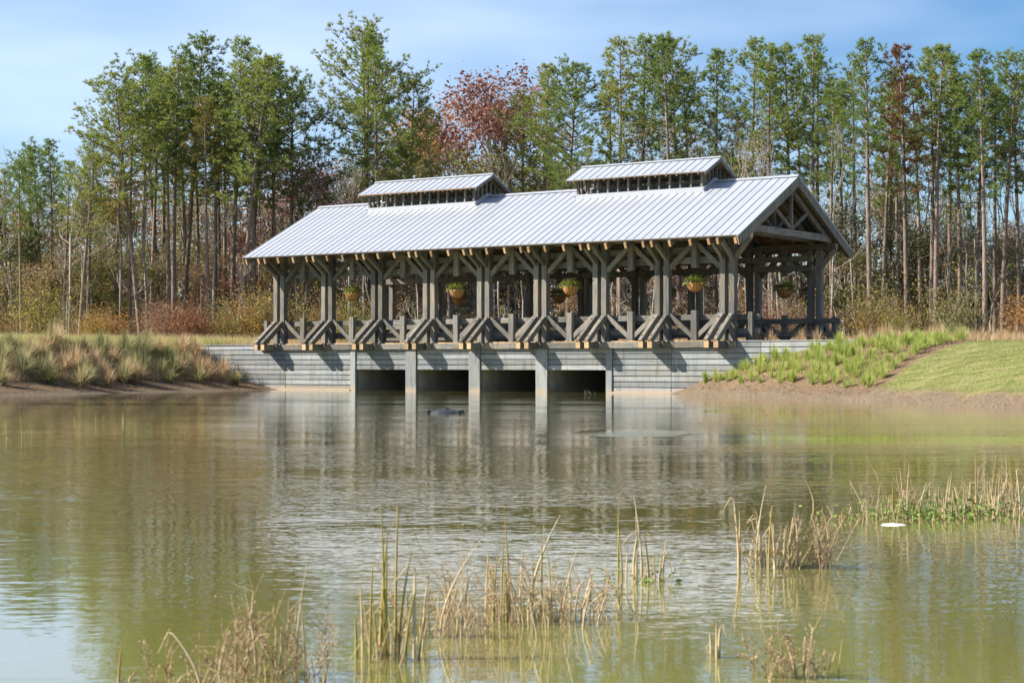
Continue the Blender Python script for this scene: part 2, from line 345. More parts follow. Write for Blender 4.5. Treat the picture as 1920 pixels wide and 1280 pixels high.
def spot(c, rx, ry, amt):
    a_ = q.math('POWER', q.math('DIVIDE', q.math('SUBTRACT', sx.outputs[0], c[0]), rx), 2.); b_ = q.math('POWER', q.math('DIVIDE', q.math('SUBTRACT', sx.outputs[1], c[1]), ry), 2.)
    return q.math('MULTIPLY', q.math('SUBTRACT', 1., q.math('MINIMUM', q.math('ADD', a_, b_), 1.)), amt)
amp = q.math('MULTIPLY', calm, near.outputs[0])
amp = q.math('ADD', amp, spot((2.2, 31.0), 1.1, 1.6, 5.0))
h = q.math('ADD', q.math('MULTIPLY', w1, .009), q.math('ADD', q.math('MULTIPLY', w2, .0075), q.math('MULTIPLY', w3, .007)))
hh = q.math('MULTIPLY', h, amp)
bp = q.n('ShaderNodeBump', i_Strength=1.0, i_Distance=1.0); q.l(hh, bp.inputs['Height']); q.l(bp.outputs[0], q.b.inputs['Normal']); q.l(bp.outputs[0], q.b.inputs['Coat Normal'])
q.b.inputs['Coat Weight'].default_value = .85; q.b.inputs['Coat IOR'].default_value = 1.333; q.b.inputs['Coat Roughness'].default_value = .02
q.l(q.ramp(q.noise(mapped((.08, .1, 1)), 1., 3), [(.35, (.165, .167, .046)), (.65, (.215, .202, .066))]), q.b.inputs['Base Color'])
mb = MB(); mb.quad((-90, -30, 0), (70, -30, 0), (70, 110, 0), (-90, 110, 0)); struct(link('water', mb.mesh('water', [m])), label='olive green pond with wind ripples')

# ------------------------------------------------------------------ retaining wall with culverts (local bridge frame)
FR = Matrix(((CA, SA, 0, ORG.x), (-SA, CA, 0, ORG.y), (0, 0, 1, 0), (0, 0, 0, 1)))
def root(name, label, cat, mtx=None, group=None):
    o = bpy.data.objects.new(name, None); C.objects.link(o); o.empty_display_size = .3
    if mtx is not None: o.matrix_world = mtx
    return tag(o, label, cat, group)
rnd = random.Random(5)
wall = root('retaining_wall', 'grey horizontal board retaining wall with four square culvert openings under the bridge', 'wall', FR)
bd = [M['board']]
PIERS = [(5.14, .30), (8.555, .61), (12.13, .61), (15.705, .61), (19.12, .30)]
edges = [a for c, wd in PIERS for a in (c-wd/2, c+wd/2)]
segs = [(-9, -4.2, 10), (-4.2, .9, 10), (.9, edges[0], 10)]
for i in range(4): segs.append((edges[2*i+1], edges[2*i+2], 5))
segs += [(edges[9], 22.1, 10), (22.1, 26.2, 10), (26.2, 30.5, 10)]
for a, b, n in segs:
    for i in range(n):
        zt = 2.14-i*.238; j = rnd.uniform(-.008, .008)
        beam('board', (a+.006, -.635+j, zt-.112), (b-.006, -.635+j+rnd.uniform(-.004, .004), zt-.112), .07, .205, wall, bd, cham=.012)
    zb = -.5 if n == 10 else .97
    beam('backing', (a, -.54, (zb+2.06)/2), (b, -.54, (zb+2.06)/2), .10, 2.06-zb, wall, [M['concrete']], cham=0)
for c, wd in PIERS:
    beam('pier', (c, -.66, -.6), (c, -.66, 1.893), wd, .14, wall, bd, up=(0, 1, 0), cham=.012)
    beam('culvert_wall', (c, -.49, .68), (c, 9.2, .68), wd, 2.4, wall, [M['concrete']], cham=0)
beam('culvert_roof', (5.0, 4.4, 1.45), (19.25, 4.4, 1.45), 9.6, .9, wall, [M['concrete']], cham=0)
for a, b in ((-3, edges[0]), (edges[9], 30)):
    beam('footing', (a, -.71, -.25), (b, -.71, -.25), .12, .62, wall, bd, cham=.01)
for a, b in ((-9, -.7), (25.15, 30.5)):
    beam('cap', (a, -.6, 2.165), (b, -.6, 2.165), .22, .045, wall, bd, cham=.008)
beam('back_wall', (-2, 9.25, .8), (27, 9.25, .8), .12, 2.5, wall, bd, cham=0)

# ------------------------------------------------------------------ covered bridge
br = root('covered_bridge', 'long weathered timber covered bridge with pale standing seam metal roof', 'bridge', FR)
def sy(s, p): return p if s == 0 else WID-p
RZ, RY, SL = 9.27, WID/2, .5
def ztop(y): return RZ-SL*abs(y-RY)
wd_ = [M['wood'], M['end_grey']]; raf = [M['wood'], M['end']]
for s in (0, 1):
    Y = lambda p: sy(s, p)
    for k in range(9):
        xk = k*BAY
        for dx in (-.215, .215):
            x = xk+dx
            beam('post', (x, Y(0), 2.15), (x, Y(0), 6.37), .26, .30, br, up=(0, 1, 0))
            beam('floor_beam', (x, Y(.75), 2.03), (x, Y(-1.55), 2.03), .24, .29, br)
            st = beam('strut', (x, Y(-1.545), 2.16), (x, Y(-.12), 3.235), .19, .24, br)
            for f in (-.62, .62):
                mb = MB(); mb.lathe([(.0, .02), (.03, .02), (.035, 0)], 6); 
                if 'bolt' not in _beam: _beam['bolt'] = mb.mesh('bolt', [M['iron']])
                link('bolt', _beam['bolt'], st, Matrix.Translation((f, 0, .121)))
            beam('outrigger_brace', (x, Y(-.10), 5.60), (x, Y(-1.08), 6.27), .15, .19, br)
        if k < 8:
            xm = xk+BAY/2
            beam('edge_beam', (xk+.345, Y(-.72), 2.03), (xk+BAY-.345, Y(-.72), 2.03), .2, .27, br)
            for sg in (-1, 1):
                beam('knee_brace', (xm-sg*(BAY/2-.33), Y(-.02), 5.22), (xm-sg*.10, Y(-.02), 6.24), .16, .2, br)
                beam('rail_brace', (xm-sg*(BAY/2-.33), Y(-.04), 3.30), (xm-sg*.10, Y(-.04), 2.38), .14, .2, br)
            beam('hanging_post', (xm, Y(-.03), 5.22), (xm, Y(-.03), 6.37), .27, .22, br, up=(0, 1, 0))
            beam('rail_post', (xm, Y(-.06), 2.2), (xm, Y(-.06), 3.46), .28, .22, br, up=(0, 1, 0))
            for z0, z1 in ((3.05, 3.29), (2.45, 2.70)):
                beam('rail', (xk+.01, Y(.22), (z0+z1)/2), (xk+BAY-.01, Y(.22), (z0+z1)/2), .10, z1-z0, br)
            for z0, z1 in ((5.42, 5.70), (5.86, 6.12)):
                beam('tie_beam', (xk+.01, Y(.24), (z0+z1)/2), (xk+BAY-.01, Y(.24), (z0+z1)/2), .14, z1-z0, br)
    for a, b in ((-1.05, 6.1), (6.11, 12.2), (12.21, 18.3), (18.31, 25.45)):
        beam('top_plate', (a, Y(0), 6.52), (b, Y(0), 6.52), .29, .29, br)
    for e, sg in ((0, -1), (LEN, 1)):
        beam('gable_brace', (e+sg*.33, Y(0), 5.62), (e+sg*.98, Y(0), 6.40), .18, .2, br)
        beam('edge_beam', (e+sg*.345, Y(-.72), 2.03), (e+sg*.68, Y(-.72), 2.03), .2, .27, br)
        beam('end_post', (e+sg*.98, Y(.1), 2.1), (e+sg*.98, Y(.1), 3.36), .2, .2, br, up=(0, 1, 0))
        for z in (2.58, 3.16): beam('rail', (e+sg*.02, Y(.24), z), (e+sg*1.3, Y(.24), z), .09, .23, br)
    xs = [-1.0, 25.4]
    for k in range(9):
        xs += [k*BAY-.2, k*BAY+.2]
        if k < 8: xs += [k*BAY+1.05, k*BAY+2.0]
    off = .06+.05
    for x in xs:
        ya, yb = Y(-1.37), Y(RY) - (.05 if s == 0 else -.05)
        c = off+.14*1.118
        beam('rafter', (x, ya, ztop(ya)-c), (x, yb, ztop(yb)-c), .13, .27, br, raf)
    for x in (-1.135, 25.535):
        ya, yb = Y(-1.40), Y(RY)
        beam('barge_board', (x, ya, ztop(ya)-.24), (x, yb, ztop(yb)-.24), .07, .40, br)
    n = 32; y0, y1 = -1.38, RY
    for i in range(n):
        f = (i+.5)/n; y = Y(y0+(y1-y0)*f); hw = (y1-y0)/n*1.118
        o = beam('sheathing_board', (-1.12, y, ztop(y)-.075), (25.52, y, ztop(y)-.075), hw-.008, .03, br, [M['deck']], up=(0, -SL*(1 if s == 0 else -1), 1), cham=0)
# standing seam pans
def pan(parent, x, wdt, ya, yb, zf, pre=None):
    d = Vector((0, yb-ya, zf(yb)-zf(ya))); Ln = d.length
    key = ('pan', round(wdt, 3), round(Ln, 3), ya < yb)
    if key not in _beam:
        mb = MB(); h, r = .027, .014
        pr = [(0, 0), (0, h), (r, h), (r, .004), (wdt, 0)]
        pr = pr+[(wdt, -.03), (0, -.03)]
        a = [(p[0], 0, p[1]) for p in pr]; b = [(p[0], Ln, p[1]) for p in pr]; mb.v = a+b; k = len(pr)
        for i in range(k):
            j = (i+1) % k; mb.f.append((i, j, k+j, k+i)); mb.m.append(0)
        mb.f += [tuple(range(k)), tuple(reversed(range(k, 2*k)))]; mb.m += [0, 0]
        me = mb.mesh('roof_panel', [M['metal']]); bm = bmesh.new(); bm.from_mesh(me); bmesh.ops.recalc_face_normals(bm, faces=bm.faces[:]); bm.to_mesh(me); bm.free()
        _beam[key] = me
    d.normalize(); X = Vector((1, 0, 0)); Z = X.cross(d)
    if Z.z < 0: X = -X; Z = -Z
    m = Matrix((X, d, Z)).transposed().to_4x4(); m.translation = (x if X.x > 0 else x+wdt, ya, zf(ya))
    return link('roof_panel', _beam[key], parent, pre @ m if pre is not None else m)
NP = 66; pw = 26.74/NP
for s in (0, 1):
    for i in range(NP):
        pan(br, -1.17+i*pw, pw, sy(s, -1.42), RY, ztop)
def ridge(parent, a, b, z, wdt=.17, pre=Matrix.Identity(4)):
    mb = MB(); t = .02
    pr = [(-wdt, -wdt*SL), (0, 0), (wdt, -wdt*SL), (wdt, -wdt*SL-t), (0, -t), (-wdt, -wdt*SL-t)]
    A = [(a, p[0], p[1]) for p in pr]; B = [(b, p[0], p[1]) for p in pr]; mb.v = A+B
    for i in range(6): j = (i+1) % 6; mb.f.append((i, i+6, j+6, j)); mb.m.append(0)
    mb.f += [(5, 4, 3, 2, 1, 0), (6, 7, 8, 9, 10, 11)]; mb.m += [0, 0]
    link('ridge_cap', mb.mesh('ridge_cap', [M['metal']]), parent, pre @ Matrix.Translation((0, RY, z)))
ridge(br, -1.18, 25.58, RZ+.065)
# trusses
for k, x in enumerate([-.8]+[i*BAY for i in range(9)]+[LEN+.8]):
    beam('truss_tie', (x, .18, 6.83), (x, WID-.18, 6.83), .17, .31, br)
    for sg in (-1, 1):
        beam('truss_rafter', (x, RY+sg*4.0, ztop(RY+4.0)-.60), (x, RY+sg*.05, RZ-.60), .17, .26, br)
        beam('truss_strut', (x, RY+sg*.12, 7.06), (x, RY+sg*1.62, 7.80), .12, .17, br)
    beam('king_post', (x, RY, 6.98), (x, RY, 8.6), .15, .15, br, up=(0, 1, 0))
for i in range(62):
    x = -.55+i*.4135
    beam('deck_board', (x, -.6, 2.19), (x, WID+.6, 2.19), .40, .05, br, cham=0)
# cupolas
for c0, c1 in ((2.53, 9.71), (14.69, 21.87)):
    hw, cz = 1.45, 10.30; cz_top = lambda y: cz-SL*abs(y-RY)
    wl = 1.0; a, b = c0+.42, c1-.42; zb = ztop(RY-wl)
    cup = beam('cupola', (a, RY, 9.60), (b, RY, 9.60), .10, .14, br)
    inv = Matrix.Translation((-(a+b)/2, -RY, -9.60))
    def cb(name, p0, p1, w_, h_, mats=None, up=(0, 0, 1), cham=.01):
        return beam(name, p0, p1, w_, h_, cup, mats, up, cham, inv)
    for s in (-1, 1):
        y = RY+s*wl
        n = 12
        for i in range(n+1):
            x = a+(b-a)*i/n
            cb('cupola_post', (x, y, zb+.05), (x, y, 9.64), .13 if i in (0, n) else .09, .13, up=(0, 1, 0))
            cb('cupola_rafter', (x, RY+s*(hw-.03), cz_top(RY+hw)-.07), (x, RY+s*.03, cz-.11), .06, .11)
        cb('cupola_plate', (a-.06, y, 9.70), (b+.06, y, 9.70), .14, .12)
        cb('curb_flashing', (a-.16, RY+s*(wl+.10), ztop(RY+wl)+.055), (b+.16, RY+s*(wl+.10), ztop(RY+wl)+.055), .05, .23, [M['metal']], cham=.004)
        for e, sg in ((a, -1), (b, 1)):
            cb('curb_flashing', (e+sg*.13, RY+s*(wl+.12), ztop(RY+wl)+.02), (e+sg*.13, RY+s*.02, RZ+.07), .05, .22, [M['metal']], cham=.004)
            for f in (.36, .7):
                yy = RY+s*f; cb('cupola_post', (e, yy, ztop(yy)+.05), (e, yy, cz_top(yy)-.15), .09, .09, up=(0, 1, 0))
            cb('cupola_barge', (e+sg*.38, RY+s*hw, cz_top(RY+hw)-.10), (e+sg*.38, RY, cz-.10), .045, .15)
        for i in range(8):
            yy = RY+s*(hw*(i+.5)/8)
            cb('cupola_sheathing', (c0+.02, yy, cz_top(yy)-.04), (c1-.02, yy, cz_top(yy)-.04), hw/8*1.118-.004, .02, [M['deck']], up=(0, s*SL, 1), cham=0)
        npn = 18
        for i in range(npn):
            pan(cup, c0+(c1-c0)/npn*i, (c1-c0)/npn, RY+s*hw, RY, lambda y: cz_top(y)+.01, inv)
    for e in (a, b):
        cb('king_post', (e, RY, RZ+.06), (e, RY, cz-.15), .09, .09, up=(0, 1, 0))
    ridge(cup, c0-.01, c1+.01, cz+.075, .12, inv)

# ------------------------------------------------------------------ hanging baskets
def basket_meshes():
    r = random.Random(3); mb = MB()
    prof = [(.02, -.40), (.14, -.385), (.24, -.31), (.31, -.19), (.345, -.04), (.35, 0), (.32, 0), (.30, -.06), (.0, -.06)]
    mb.lathe(prof, 20); liner = mb.mesh('liner', [M['liner']], True)
    mb = MB()
    for k in range(14):
        t = 2*math.pi*k/14; mb.tube([(p[0]*1.03*math.cos(t), p[0]*1.03*math.sin(t), p[1]-.004) for p in prof[:6]], [.007]*6, 4)
    for rr, z in ((.358, 0),): mb.tube([(rr*math.cos(2*math.pi*k/20), rr*math.sin(2*math.pi*k/20), z) for k in range(21)], [.009]*21, 4)
    frame = mb.mesh('wire_frame', [M['iron']])
    mb = MB(); mb.tube([(0, 0, .66), (0, 0, .78)], [.01, .01], 5)
    for k in range(3):
        t = 2.1*k; mb.tube([(.35*math.cos(t), .35*math.sin(t), 0), (0, 0, .68)], [.006, .006], 4)
    ch = mb.mesh('chain', [M['iron']])
    pl = []
    for v in range(3):
        mb = MB()
        for i in range(560):
            t = r.uniform(0, 6.283); rr = .36*math.sqrt(r.random()); z = .03+.26*(1-(rr/.40)**2)*r.random()+.04*r.random()
            b = Vector((rr*math.cos(t), rr*math.sin(t), z-.02)); d = Vector((math.cos(t)*(.3+rr*2), math.sin(t)*(.3+rr*2), r.uniform(.1, 1.1))).normalized()
            ln = r.uniform(.06, .15); sd_ = d.cross(Vector((r.uniform(-1, 1), r.uniform(-1, 1), 1))).normalized()*ln*.2
            tip = b+d*ln; tip.z -= ln*.25*r.random(); md = b+d*ln*.55
            mb.quad(b, md+sd_, tip, md-sd_)
        for i in range(26):
            t = r.uniform(0, 6.283); p = Vector((.35*math.cos(t), .35*math.sin(t), .02))
            for j in range(6):
                p = p+Vector((math.cos(t)*.02, math.sin(t)*.02, -.025*r.random())); s_ = Vector((r.uniform(-1, 1), r.uniform(-1, 1), r.uniform(-1, 1)))*.035
                mb.quad(p, p+s_, p+s_+Vector((0, 0, -.05)), p+Vector((.02, .01, -.03)))
        pl.append(mb.mesh('plant', [M['bplant']]))
    return liner, frame, ch, pl
M['bplant'] = leaf_mat('basket_foliage', [(.07, .13, .02), (.16, .24, .04), (.32, .36, .08), (.42, .36, .10)], objvar=.15)
lin, frm, chn, plants = basket_meshes()
wrd = ['leftmost', 'second from left', 'third from left', 'rightmost']
for s in (0, 1):
    for i, k in enumerate((1.5, 3.5, 5.5, 7.5)):
        x, y = loc2w(k*BAY, sy(s, -.02))
        o = root('hanging_basket', ('%s sunlit coconut fibre hanging basket on the pond side of the bridge' if s == 0 else '%s shaded hanging basket on the far side of the bridge') % wrd[i], 'hanging basket', Matrix.Translation((x, y, 4.63 if s == 0 else 4.66)) @ Matrix.Rotation(k*1.3+s, 4, 'Z'), 'hanging baskets of the covered bridge')
        o.scale = (1.05,)*3
        link('liner', lin, o); link('wire_frame', frm, o); link('chain', chn, o); link('plant', plants[(i+s) % 3], o)

# ------------------------------------------------------------------ trees
def pine_meshes(seed, H, cbf, Rm, bend, nb=50, dense=1., two=False):
    r = random.Random(seed); mt = MB(); mc = MB(); P = []
    a0 = r.uniform(0, 6.28)
    for i in range(10):
        t = i/9; P.append(Vector((bend*t*t+.10*math.sin(3*t+a0)*H*.02, .3*math.sin(2.2*t+a0)*t, H*t*.97)))
    def pos(t): f = t*9; i = min(8, int(f)); return P[i].lerp(P[i+1], f-i)
    mt.tube([P[0]-Vector((0, 0, .6))]+P, [.25]+[.21*(1-t/9)**.75+.025 for t in range(10)], 8)
    for i in range(r.randint(6, 11)):     # dead stubs
        t = r.uniform(cbf*.5, cbf); b = pos(t); az = r.uniform(0, 6.28); ln = r.uniform(.4, 1.7)
        d = Vector((math.cos(az), math.sin(az), r.uniform(-.2, .35))); mt.tube([b, b+d*ln*.5, b+d*ln+Vector((0, 0, -.15*ln))], [.03, .02, .008], 3)
    T = []
    def tuft(c, d, sz): T.append((*c, *d, sz))
    for i in range(nb):
        u = ((i+r.random())/nb)**.85; t = cbf+(1-cbf)*u*.985
        b = pos(t); az = i*2.4+r.uniform(-.7, .7)
        shape = (min(1, .45+u*2.2))*(1-u**2.2)**.8+.12
        ln = Rm*shape*r.choice((r.uniform(.35, .8), r.uniform(.7, 1.2))); el = .05+.75*u+r.uniform(-.2, .25)
        d = Vector((math.cos(az)*math.cos(el), math.sin(az)*math.cos(el), math.sin(el)))
        e = b+d*ln+Vector((0, 0, .10*ln)); md = b.lerp(e, .5)-Vector((0, 0, .06*ln))
        mt.tube([b, md, e], [.016+.012*ln, .012+.006*ln, .008], 4, cap=False)
        nsub = max(4, int(3.7*ln*r.uniform(.8, 1.2)))
        for k in range(nsub):
            f = r.uniform(.32, 1.0) if k else 1.0
            p = (b.lerp(md, f*2) if f < .5 else md.lerp(e, f*2-1))
            dd = (d+Vector((r.gauss(0, .7), r.gauss(0, .7), r.gauss(.25, .35)))).normalized(); sl = r.uniform(.25, .75)*(.6+.25*ln)
            q_ = p+dd*sl; mt.tube([p, q_], [.011, .006], 3, cap=False)
            for g in range(r.randint(2, 4)):
                tuft(p.lerp(q_, r.uniform(.45, 1.1))+Vector((r.gauss(0, .13), r.gauss(0, .13), r.gauss(0, .10))), dd, r.uniform(.26, .40))
    T = np.repeat(np.array(T), 14, 0); rs = np.random.RandomState(seed); n = len(T)
    v = unit(T[:, 3:6]*1.0+rs.normal(size=(n, 3))*(.8, .8, .6)+(0, 0, .2)); sdv = unit(np.cross(v, rs.normal(size=(n, 3))))*.025; b = T[:, :3]-v*.03
    mc.batch(np.stack([b+sdv, b-sdv, b+v*(T[:, 6]*rs.uniform(.7, 1.2, n))[:, None]], 1))
    return mt.mesh('pine_trunk', [M['pbark']], True), mc.mesh('pine_crown', [M['needle']])
PH = 24.
PV = {'n': [pine_meshes(s, PH, c, rr, bd_, nb) for s, c, rr, bd_, nb in ((11, .50, 2.5, .4, 62), (12, .56, 2.2, -.5, 54), (13, .46, 2.7, .3, 66), (14, .60, 2.4, .8, 48), (15, .53, 1.9, .1, 58), (16, .48, 3.0, -.6, 60))],
      'w': [pine_meshes(s, PH, c, rr, bd_, nb) for s, c, rr, bd_, nb in ((21, .50, 4.5, 1.3, 74), (22, .54, 4.0, -1.2, 64), (23, .48, 4.2, .5, 74), (24, .56, 4.6, .9, 60), (25, .45, 3.8, -.4, 78))],
      's': [pine_meshes(s, PH, c, rr, bd_, nb) for s, c, rr, bd_, nb in ((31, .66, 2.2, 1.0, 36), (32, .70, 1.9, -.7, 32), (33, .62, 2.4, .3, 42), (34, .72, 2.2, -.2, 30))]}
def grow(r, mb, p, d, ln, rad, lvl, maxl, tips, spread=.6, n=5, up=.12):
    e = p+d*ln; md = p.lerp(e, .5)+Vector((r.gauss(0, .05), r.gauss(0, .05), 0))*ln
    mb.tube([p, md, e], [rad, rad*.85, rad*.68], max(3, n-lvl), cap=False)
    if lvl >= maxl: tips.append((e, d)); return
    if lvl >= maxl-1: tips.append((md, d))
    for i in range(r.choice((2, 3, 3)) if lvl else r.choice((3, 4))):
        dd = (d+Vector((r.gauss(0, spread), r.gauss(0, spread), r.gauss(up, spread*.6)))).normalized()
        grow(r, mb, e if r.random() < .7 else p.lerp(e, r.uniform(.5, .95)), dd, ln*r.uniform(.58, .85), rad*.58, lvl+1, maxl, tips, spread, n, up)
def broad_meshes(seed, H, maxl, leaves, lr, lsz, spread=.6, trunkf=.30, twig=True, rad=.15, up=.12):
    r = random.Random(seed); mt = MB(); mc = MB(); tips = []
    p0 = Vector((0, 0, -.4)); p1 = Vector((r.gauss(0, .02)*H, r.gauss(0, .02)*H, H*trunkf))
    mt.tube([p0, p0.lerp(p1, .5)+Vector((.03*H*r.gauss(0, .3), 0, 0)), p1], [rad*1.2, rad, rad*.9], 7)
    grow(r, mt, p1, Vector((r.gauss(0, .08), r.gauss(0, .08), 1)).normalized(), H*.22, rad*.8, 0, maxl, tips, spread, 6, up)
    for i in range(3):
        b = p0.lerp(p1, r.uniform(.5, 1)); az = r.uniform(0, 6.28)
        grow(r, mt, b, Vector((math.cos(az), math.sin(az), .5)).normalized(), H*.15, rad*.4, 1, maxl, tips, spread, 6, up)
    zmax = max(t[0].z for t in tips)
    for v in range(len(mt.v)): mt.v[v] = tuple(Vector(mt.v[v])*(H/zmax)) if mt.v[v][2] > 0 else mt.v[v]
    if leaves:
        rs = np.random.RandomState(seed); tp = np.array([tuple(t[0]*(H/zmax)) for t in tips]); cn = (leaves/len(tp)*rs.uniform(.3, 1.7, len(tp))).astype(int)
        c = np.repeat(tp, cn, 0); c = c+rs.normal(size=c.shape)*(lr, lr, lr*.7); mc.batch(leaf_quads(rs, c, lsz))
    return mt.mesh('trunk', [M['gbark']], True), (mc.mesh('crown', [M['olive']]) if leaves else None)
BV = [broad_meshes(41, 11, 4, 7500, .42, .095), broad_meshes(42, 12, 4, 6500, .38, .09, .5), broad_meshes(43, 9, 4, 7000, .40, .09, .7, .22), broad_meshes(44, 13, 4, 7500, .45, .10, .45, .36)]
SPARSE = [broad_meshes(51, 10, 4, 1900, .35, .075, .55), broad_meshes(52, 12, 4, 1500, .35, .075, .45, .36)]
BARE = [broad_meshes(61, 11, 5, 0, 0, 0, .48, .3, rad=.12, up=.25), broad_meshes(62, 12, 5, 0, 0, 0, .4, .4, rad=.10, up=.3)]
SAP = [broad_meshes(71, 6, 3, 260, .25, .06, .35, .42, rad=.05, up=.4), broad_meshes(72, 7.5, 3, 200, .25, .06, .3, .5, rad=.055, up=.5), broad_meshes(73, 5, 4, 0, 0, 0, .35, .3, rad=.045, up=.3)]
def shrub_mesh(seed, H, n, lsz):
    r = random.Random(seed); mt = MB(); mc = MB(); cs = []
    for i in range(11):
        az = r.uniform(0, 6.28); d = Vector((math.cos(az)*.45, math.sin(az)*.45, 1)).normalized(); ln = H*r.uniform(.55, 1.)
        e = d*ln; mt.tube([(0, 0, -.1), d*ln*.5+Vector((0, 0, .1)), e], [.025, .018, .007], 4, cap=False)
        for k in range(9):
            c = d*ln*r.uniform(.25, 1.02)+Vector((r.gauss(0, .1), r.gauss(0, .1), r.gauss(0, .08)))*H
            cs.append(tuple(c))
    rs = np.random.RandomState(seed); c = np.repeat(np.array(cs), n//99, 0); c = c+rs.normal(size=c.shape)*(.13*H, .13*H, .10*H); mc.batch(leaf_quads(rs, c, lsz, .5, .7))
    return mt.mesh('stem', [M['gbark']]), mc.mesh('foliage', [M['olive']])
SHR = [shrub_mesh(81, 2.6, 3400, .045), shrub_mesh(82, 3.4, 3200, .05), shrub_mesh(83, 1.8, 2400, .04), shrub_mesh(84, 3.0, 1300, .045)]
POLE = [broad_meshes(91, 13, 3, 500, .4, .06, .35, .62, rad=.085, up=.4), broad_meshes(92, 14, 4, 0, 0, 0, .35, .58, rad=.08, up=.4), broad_meshes(93, 12, 3, 350, .35, .06, .4, .5, rad=.075, up=.5)]
def tree(name, meshes, X, Y, sc, label, cat, group, crown_mat=None, tilt=0., rz=None, names=('trunk', 'crown'), trunk_mat=None, scz=None):
    z = hz(X, Y)
    rt = Matrix.Translation((X, Y, z)) @ Matrix.Rotation(tilt, 4, 'Y') @ Matrix.Rotation(rz if rz is not None else rnd.uniform(0, 6.28), 4, 'Z') @ Matrix.Diagonal((sc, sc, scz or sc, 1))
    o = root(name, label, cat, rt, group)
    for me_, nm, mm in zip(meshes, names, (trunk_mat, crown_mat)):
        if me_ is None: continue
        c = link(nm, me_, o)
        if mm: c.material_slots[0].link = 'OBJECT'; c.material_slots[0].material = mm
    return o
def FY(u, Y): return Y+(960-u)/960*9        # the edge of the wood runs obliquely
# tall pines: photo column of the trunk foot, row of the top, kind, distance, lean in degrees, foliage
PINES = [(215, 190, 's', 113, 0, 0), (245, 160, 's', 109, -1, 0), (282, 150, 's', 111, 1, 0), (316, 165, 's', 107, 0, 0), (352, 130, 's', 113, 0, 0), (402, 150, 's', 108, 0, 0), (420, 160, 's', 114, 1, 0), (478, 140, 's', 109, 0, 0), (520, 190, 's', 112, 0, 0), (165, 250, 's', 108, 0, 0), (40, 300, 's', 106, 0, 0), (1150, 150, 's', 116, 0, 0), (1300, 130, 's', 117, 0, 0), (1500, 140, 's', 116, 0, 0), (1560, 170, 's', 109, 0, 0), (1605, 130, 's', 111, 0, 0), (1655, 150, 's', 108, 0, 0), (1725, 140, 's', 110, 0, 0), (1800, 150, 's', 106, 0, 0), (1865, 160, 's', 109, 0, 0), (-60, 300, 's', 112, 0, 0), (12, 318, 'n', 118, 0, 0), (58, 290, 'n', 112, 1, 0), (80, 272, 'w', 120, 0, 0), (98, 262, 'n', 113, 0, 0), (118, 300, 's', 110, 1, 0), (148, 285, 'w', 104, 3, 0),
 (266, 130, 'w', 106, -6, 0), (262, 104, 'n', 112, 1, 0), (296, 118, 'w', 116, -1, 0), (306, 140, 'n', 120, 0, 0), (328, 108, 'n', 108, -1, 0), (340, 62, 'w', 110, 3.5, 0), (392, 185, 's', 107, -.5, 1),
 (372, 120, 'n', 118, 0, 0), (411, 130, 'n', 112, 0, 0), (432, 72, 'n', 110, 1.5, 0), (449, 100, 'w', 107, 4, 0), (466, 112, 'w', 117, 2, 0), (505, 135, 'n', 121, 2, 0), (543, 142, 'w', 112, 1, 0),
 (683, 62, 'n', 112, .3, 0), (694, 54, 'w', 115, 0, 0), (706, 90, 'n', 110, 1, 0), (762, 148, 'w', 113, .5, 0), (800, 205, 's', 122, 0, 1),
 (1018, 122, 'n', 116, 0, 0), (1064, 116, 'w', 112, 0, 0), (985, 180, 'w', 119, -1, 1), (1100, 255, 's', 110, 0, 0),
 (1163, 74, 'n', 112, -.3, 0), (1207, 68, 'n', 115, -.5, 0), (1262, 62, 'n', 111, 0, 0), (1274, 75, 'w', 117, 0, 0), (1341, 92, 'n', 113, 0, 0), (1379, 215, 's', 119, 0, 0),
 (1408, 72, 'n', 112, 0, 0), (1446, 86, 'n', 110, -.8, 0), (1483, 84, 'n', 113, 0, 0), (1524, 66, 'n', 111, .4, 0), (1533, 95, 'n', 115, 1, 0), (1580, 150, 'n', 117, 0, 0),
 (1632, 74, 'n', 104, -.5, 0), (1673, 160, 's', 112, 0, 0), (1702, 84, 'n', 106, -1.2, 2), (1684, 170, 'n', 110, 0, 0), (1746, 92, 'n', 108, .5, 0), (1754, 78, 'n', 105, .3, 0), (1781, 102, 'n', 110, 0, 0),
 (1832, 130, 'n', 107, 0, 0), (1847, 95, 'n', 104, 0, 0), (1880, 104, 'w', 106, .6, 0), (1912, 140, 'n', 110, 0, 0), (1960, 110, 'n', 108, 0, 0), (2010, 130, 'n', 112, 0, 0)]
vis = sorted([p for p in PINES if 0 <= p[0] <= 1920]); cnt = {}
for p in PINES:
    u, yt, kd, Y, ln, fm = p; Y = FY(u, Y)-7; X = X_at(u, Y); z0 = hz(X, Y); Ht = CAMH+(HOR-yt)*Y/FPX-z0
    v = PV[kd][cnt.get(kd, 0) % len(PV[kd])]; cnt[kd] = cnt.get(kd, 0)+1
    if p in vis: lab = {0: 'tall bare-trunked pine with green crown', 1: 'pine with yellowing olive crown', 2: 'pine with dying rust-brown crown'}[fm]+', %s trunk of the tall pines from the left' % ordw(vis.index(p)+1)
    else: lab = '%s tall pine just outside the %s of the view' % ('farther' if u > 2000 else 'nearer', 'left' if u < 0 else 'right')
    tree('pine_tree', v, X, Y, Ht/PH/.985, lab, 'pine tree', 'tall pines behind the bridge', [None, M['needle_y'], M['needle_r']][fm], R(ln), scz=None)
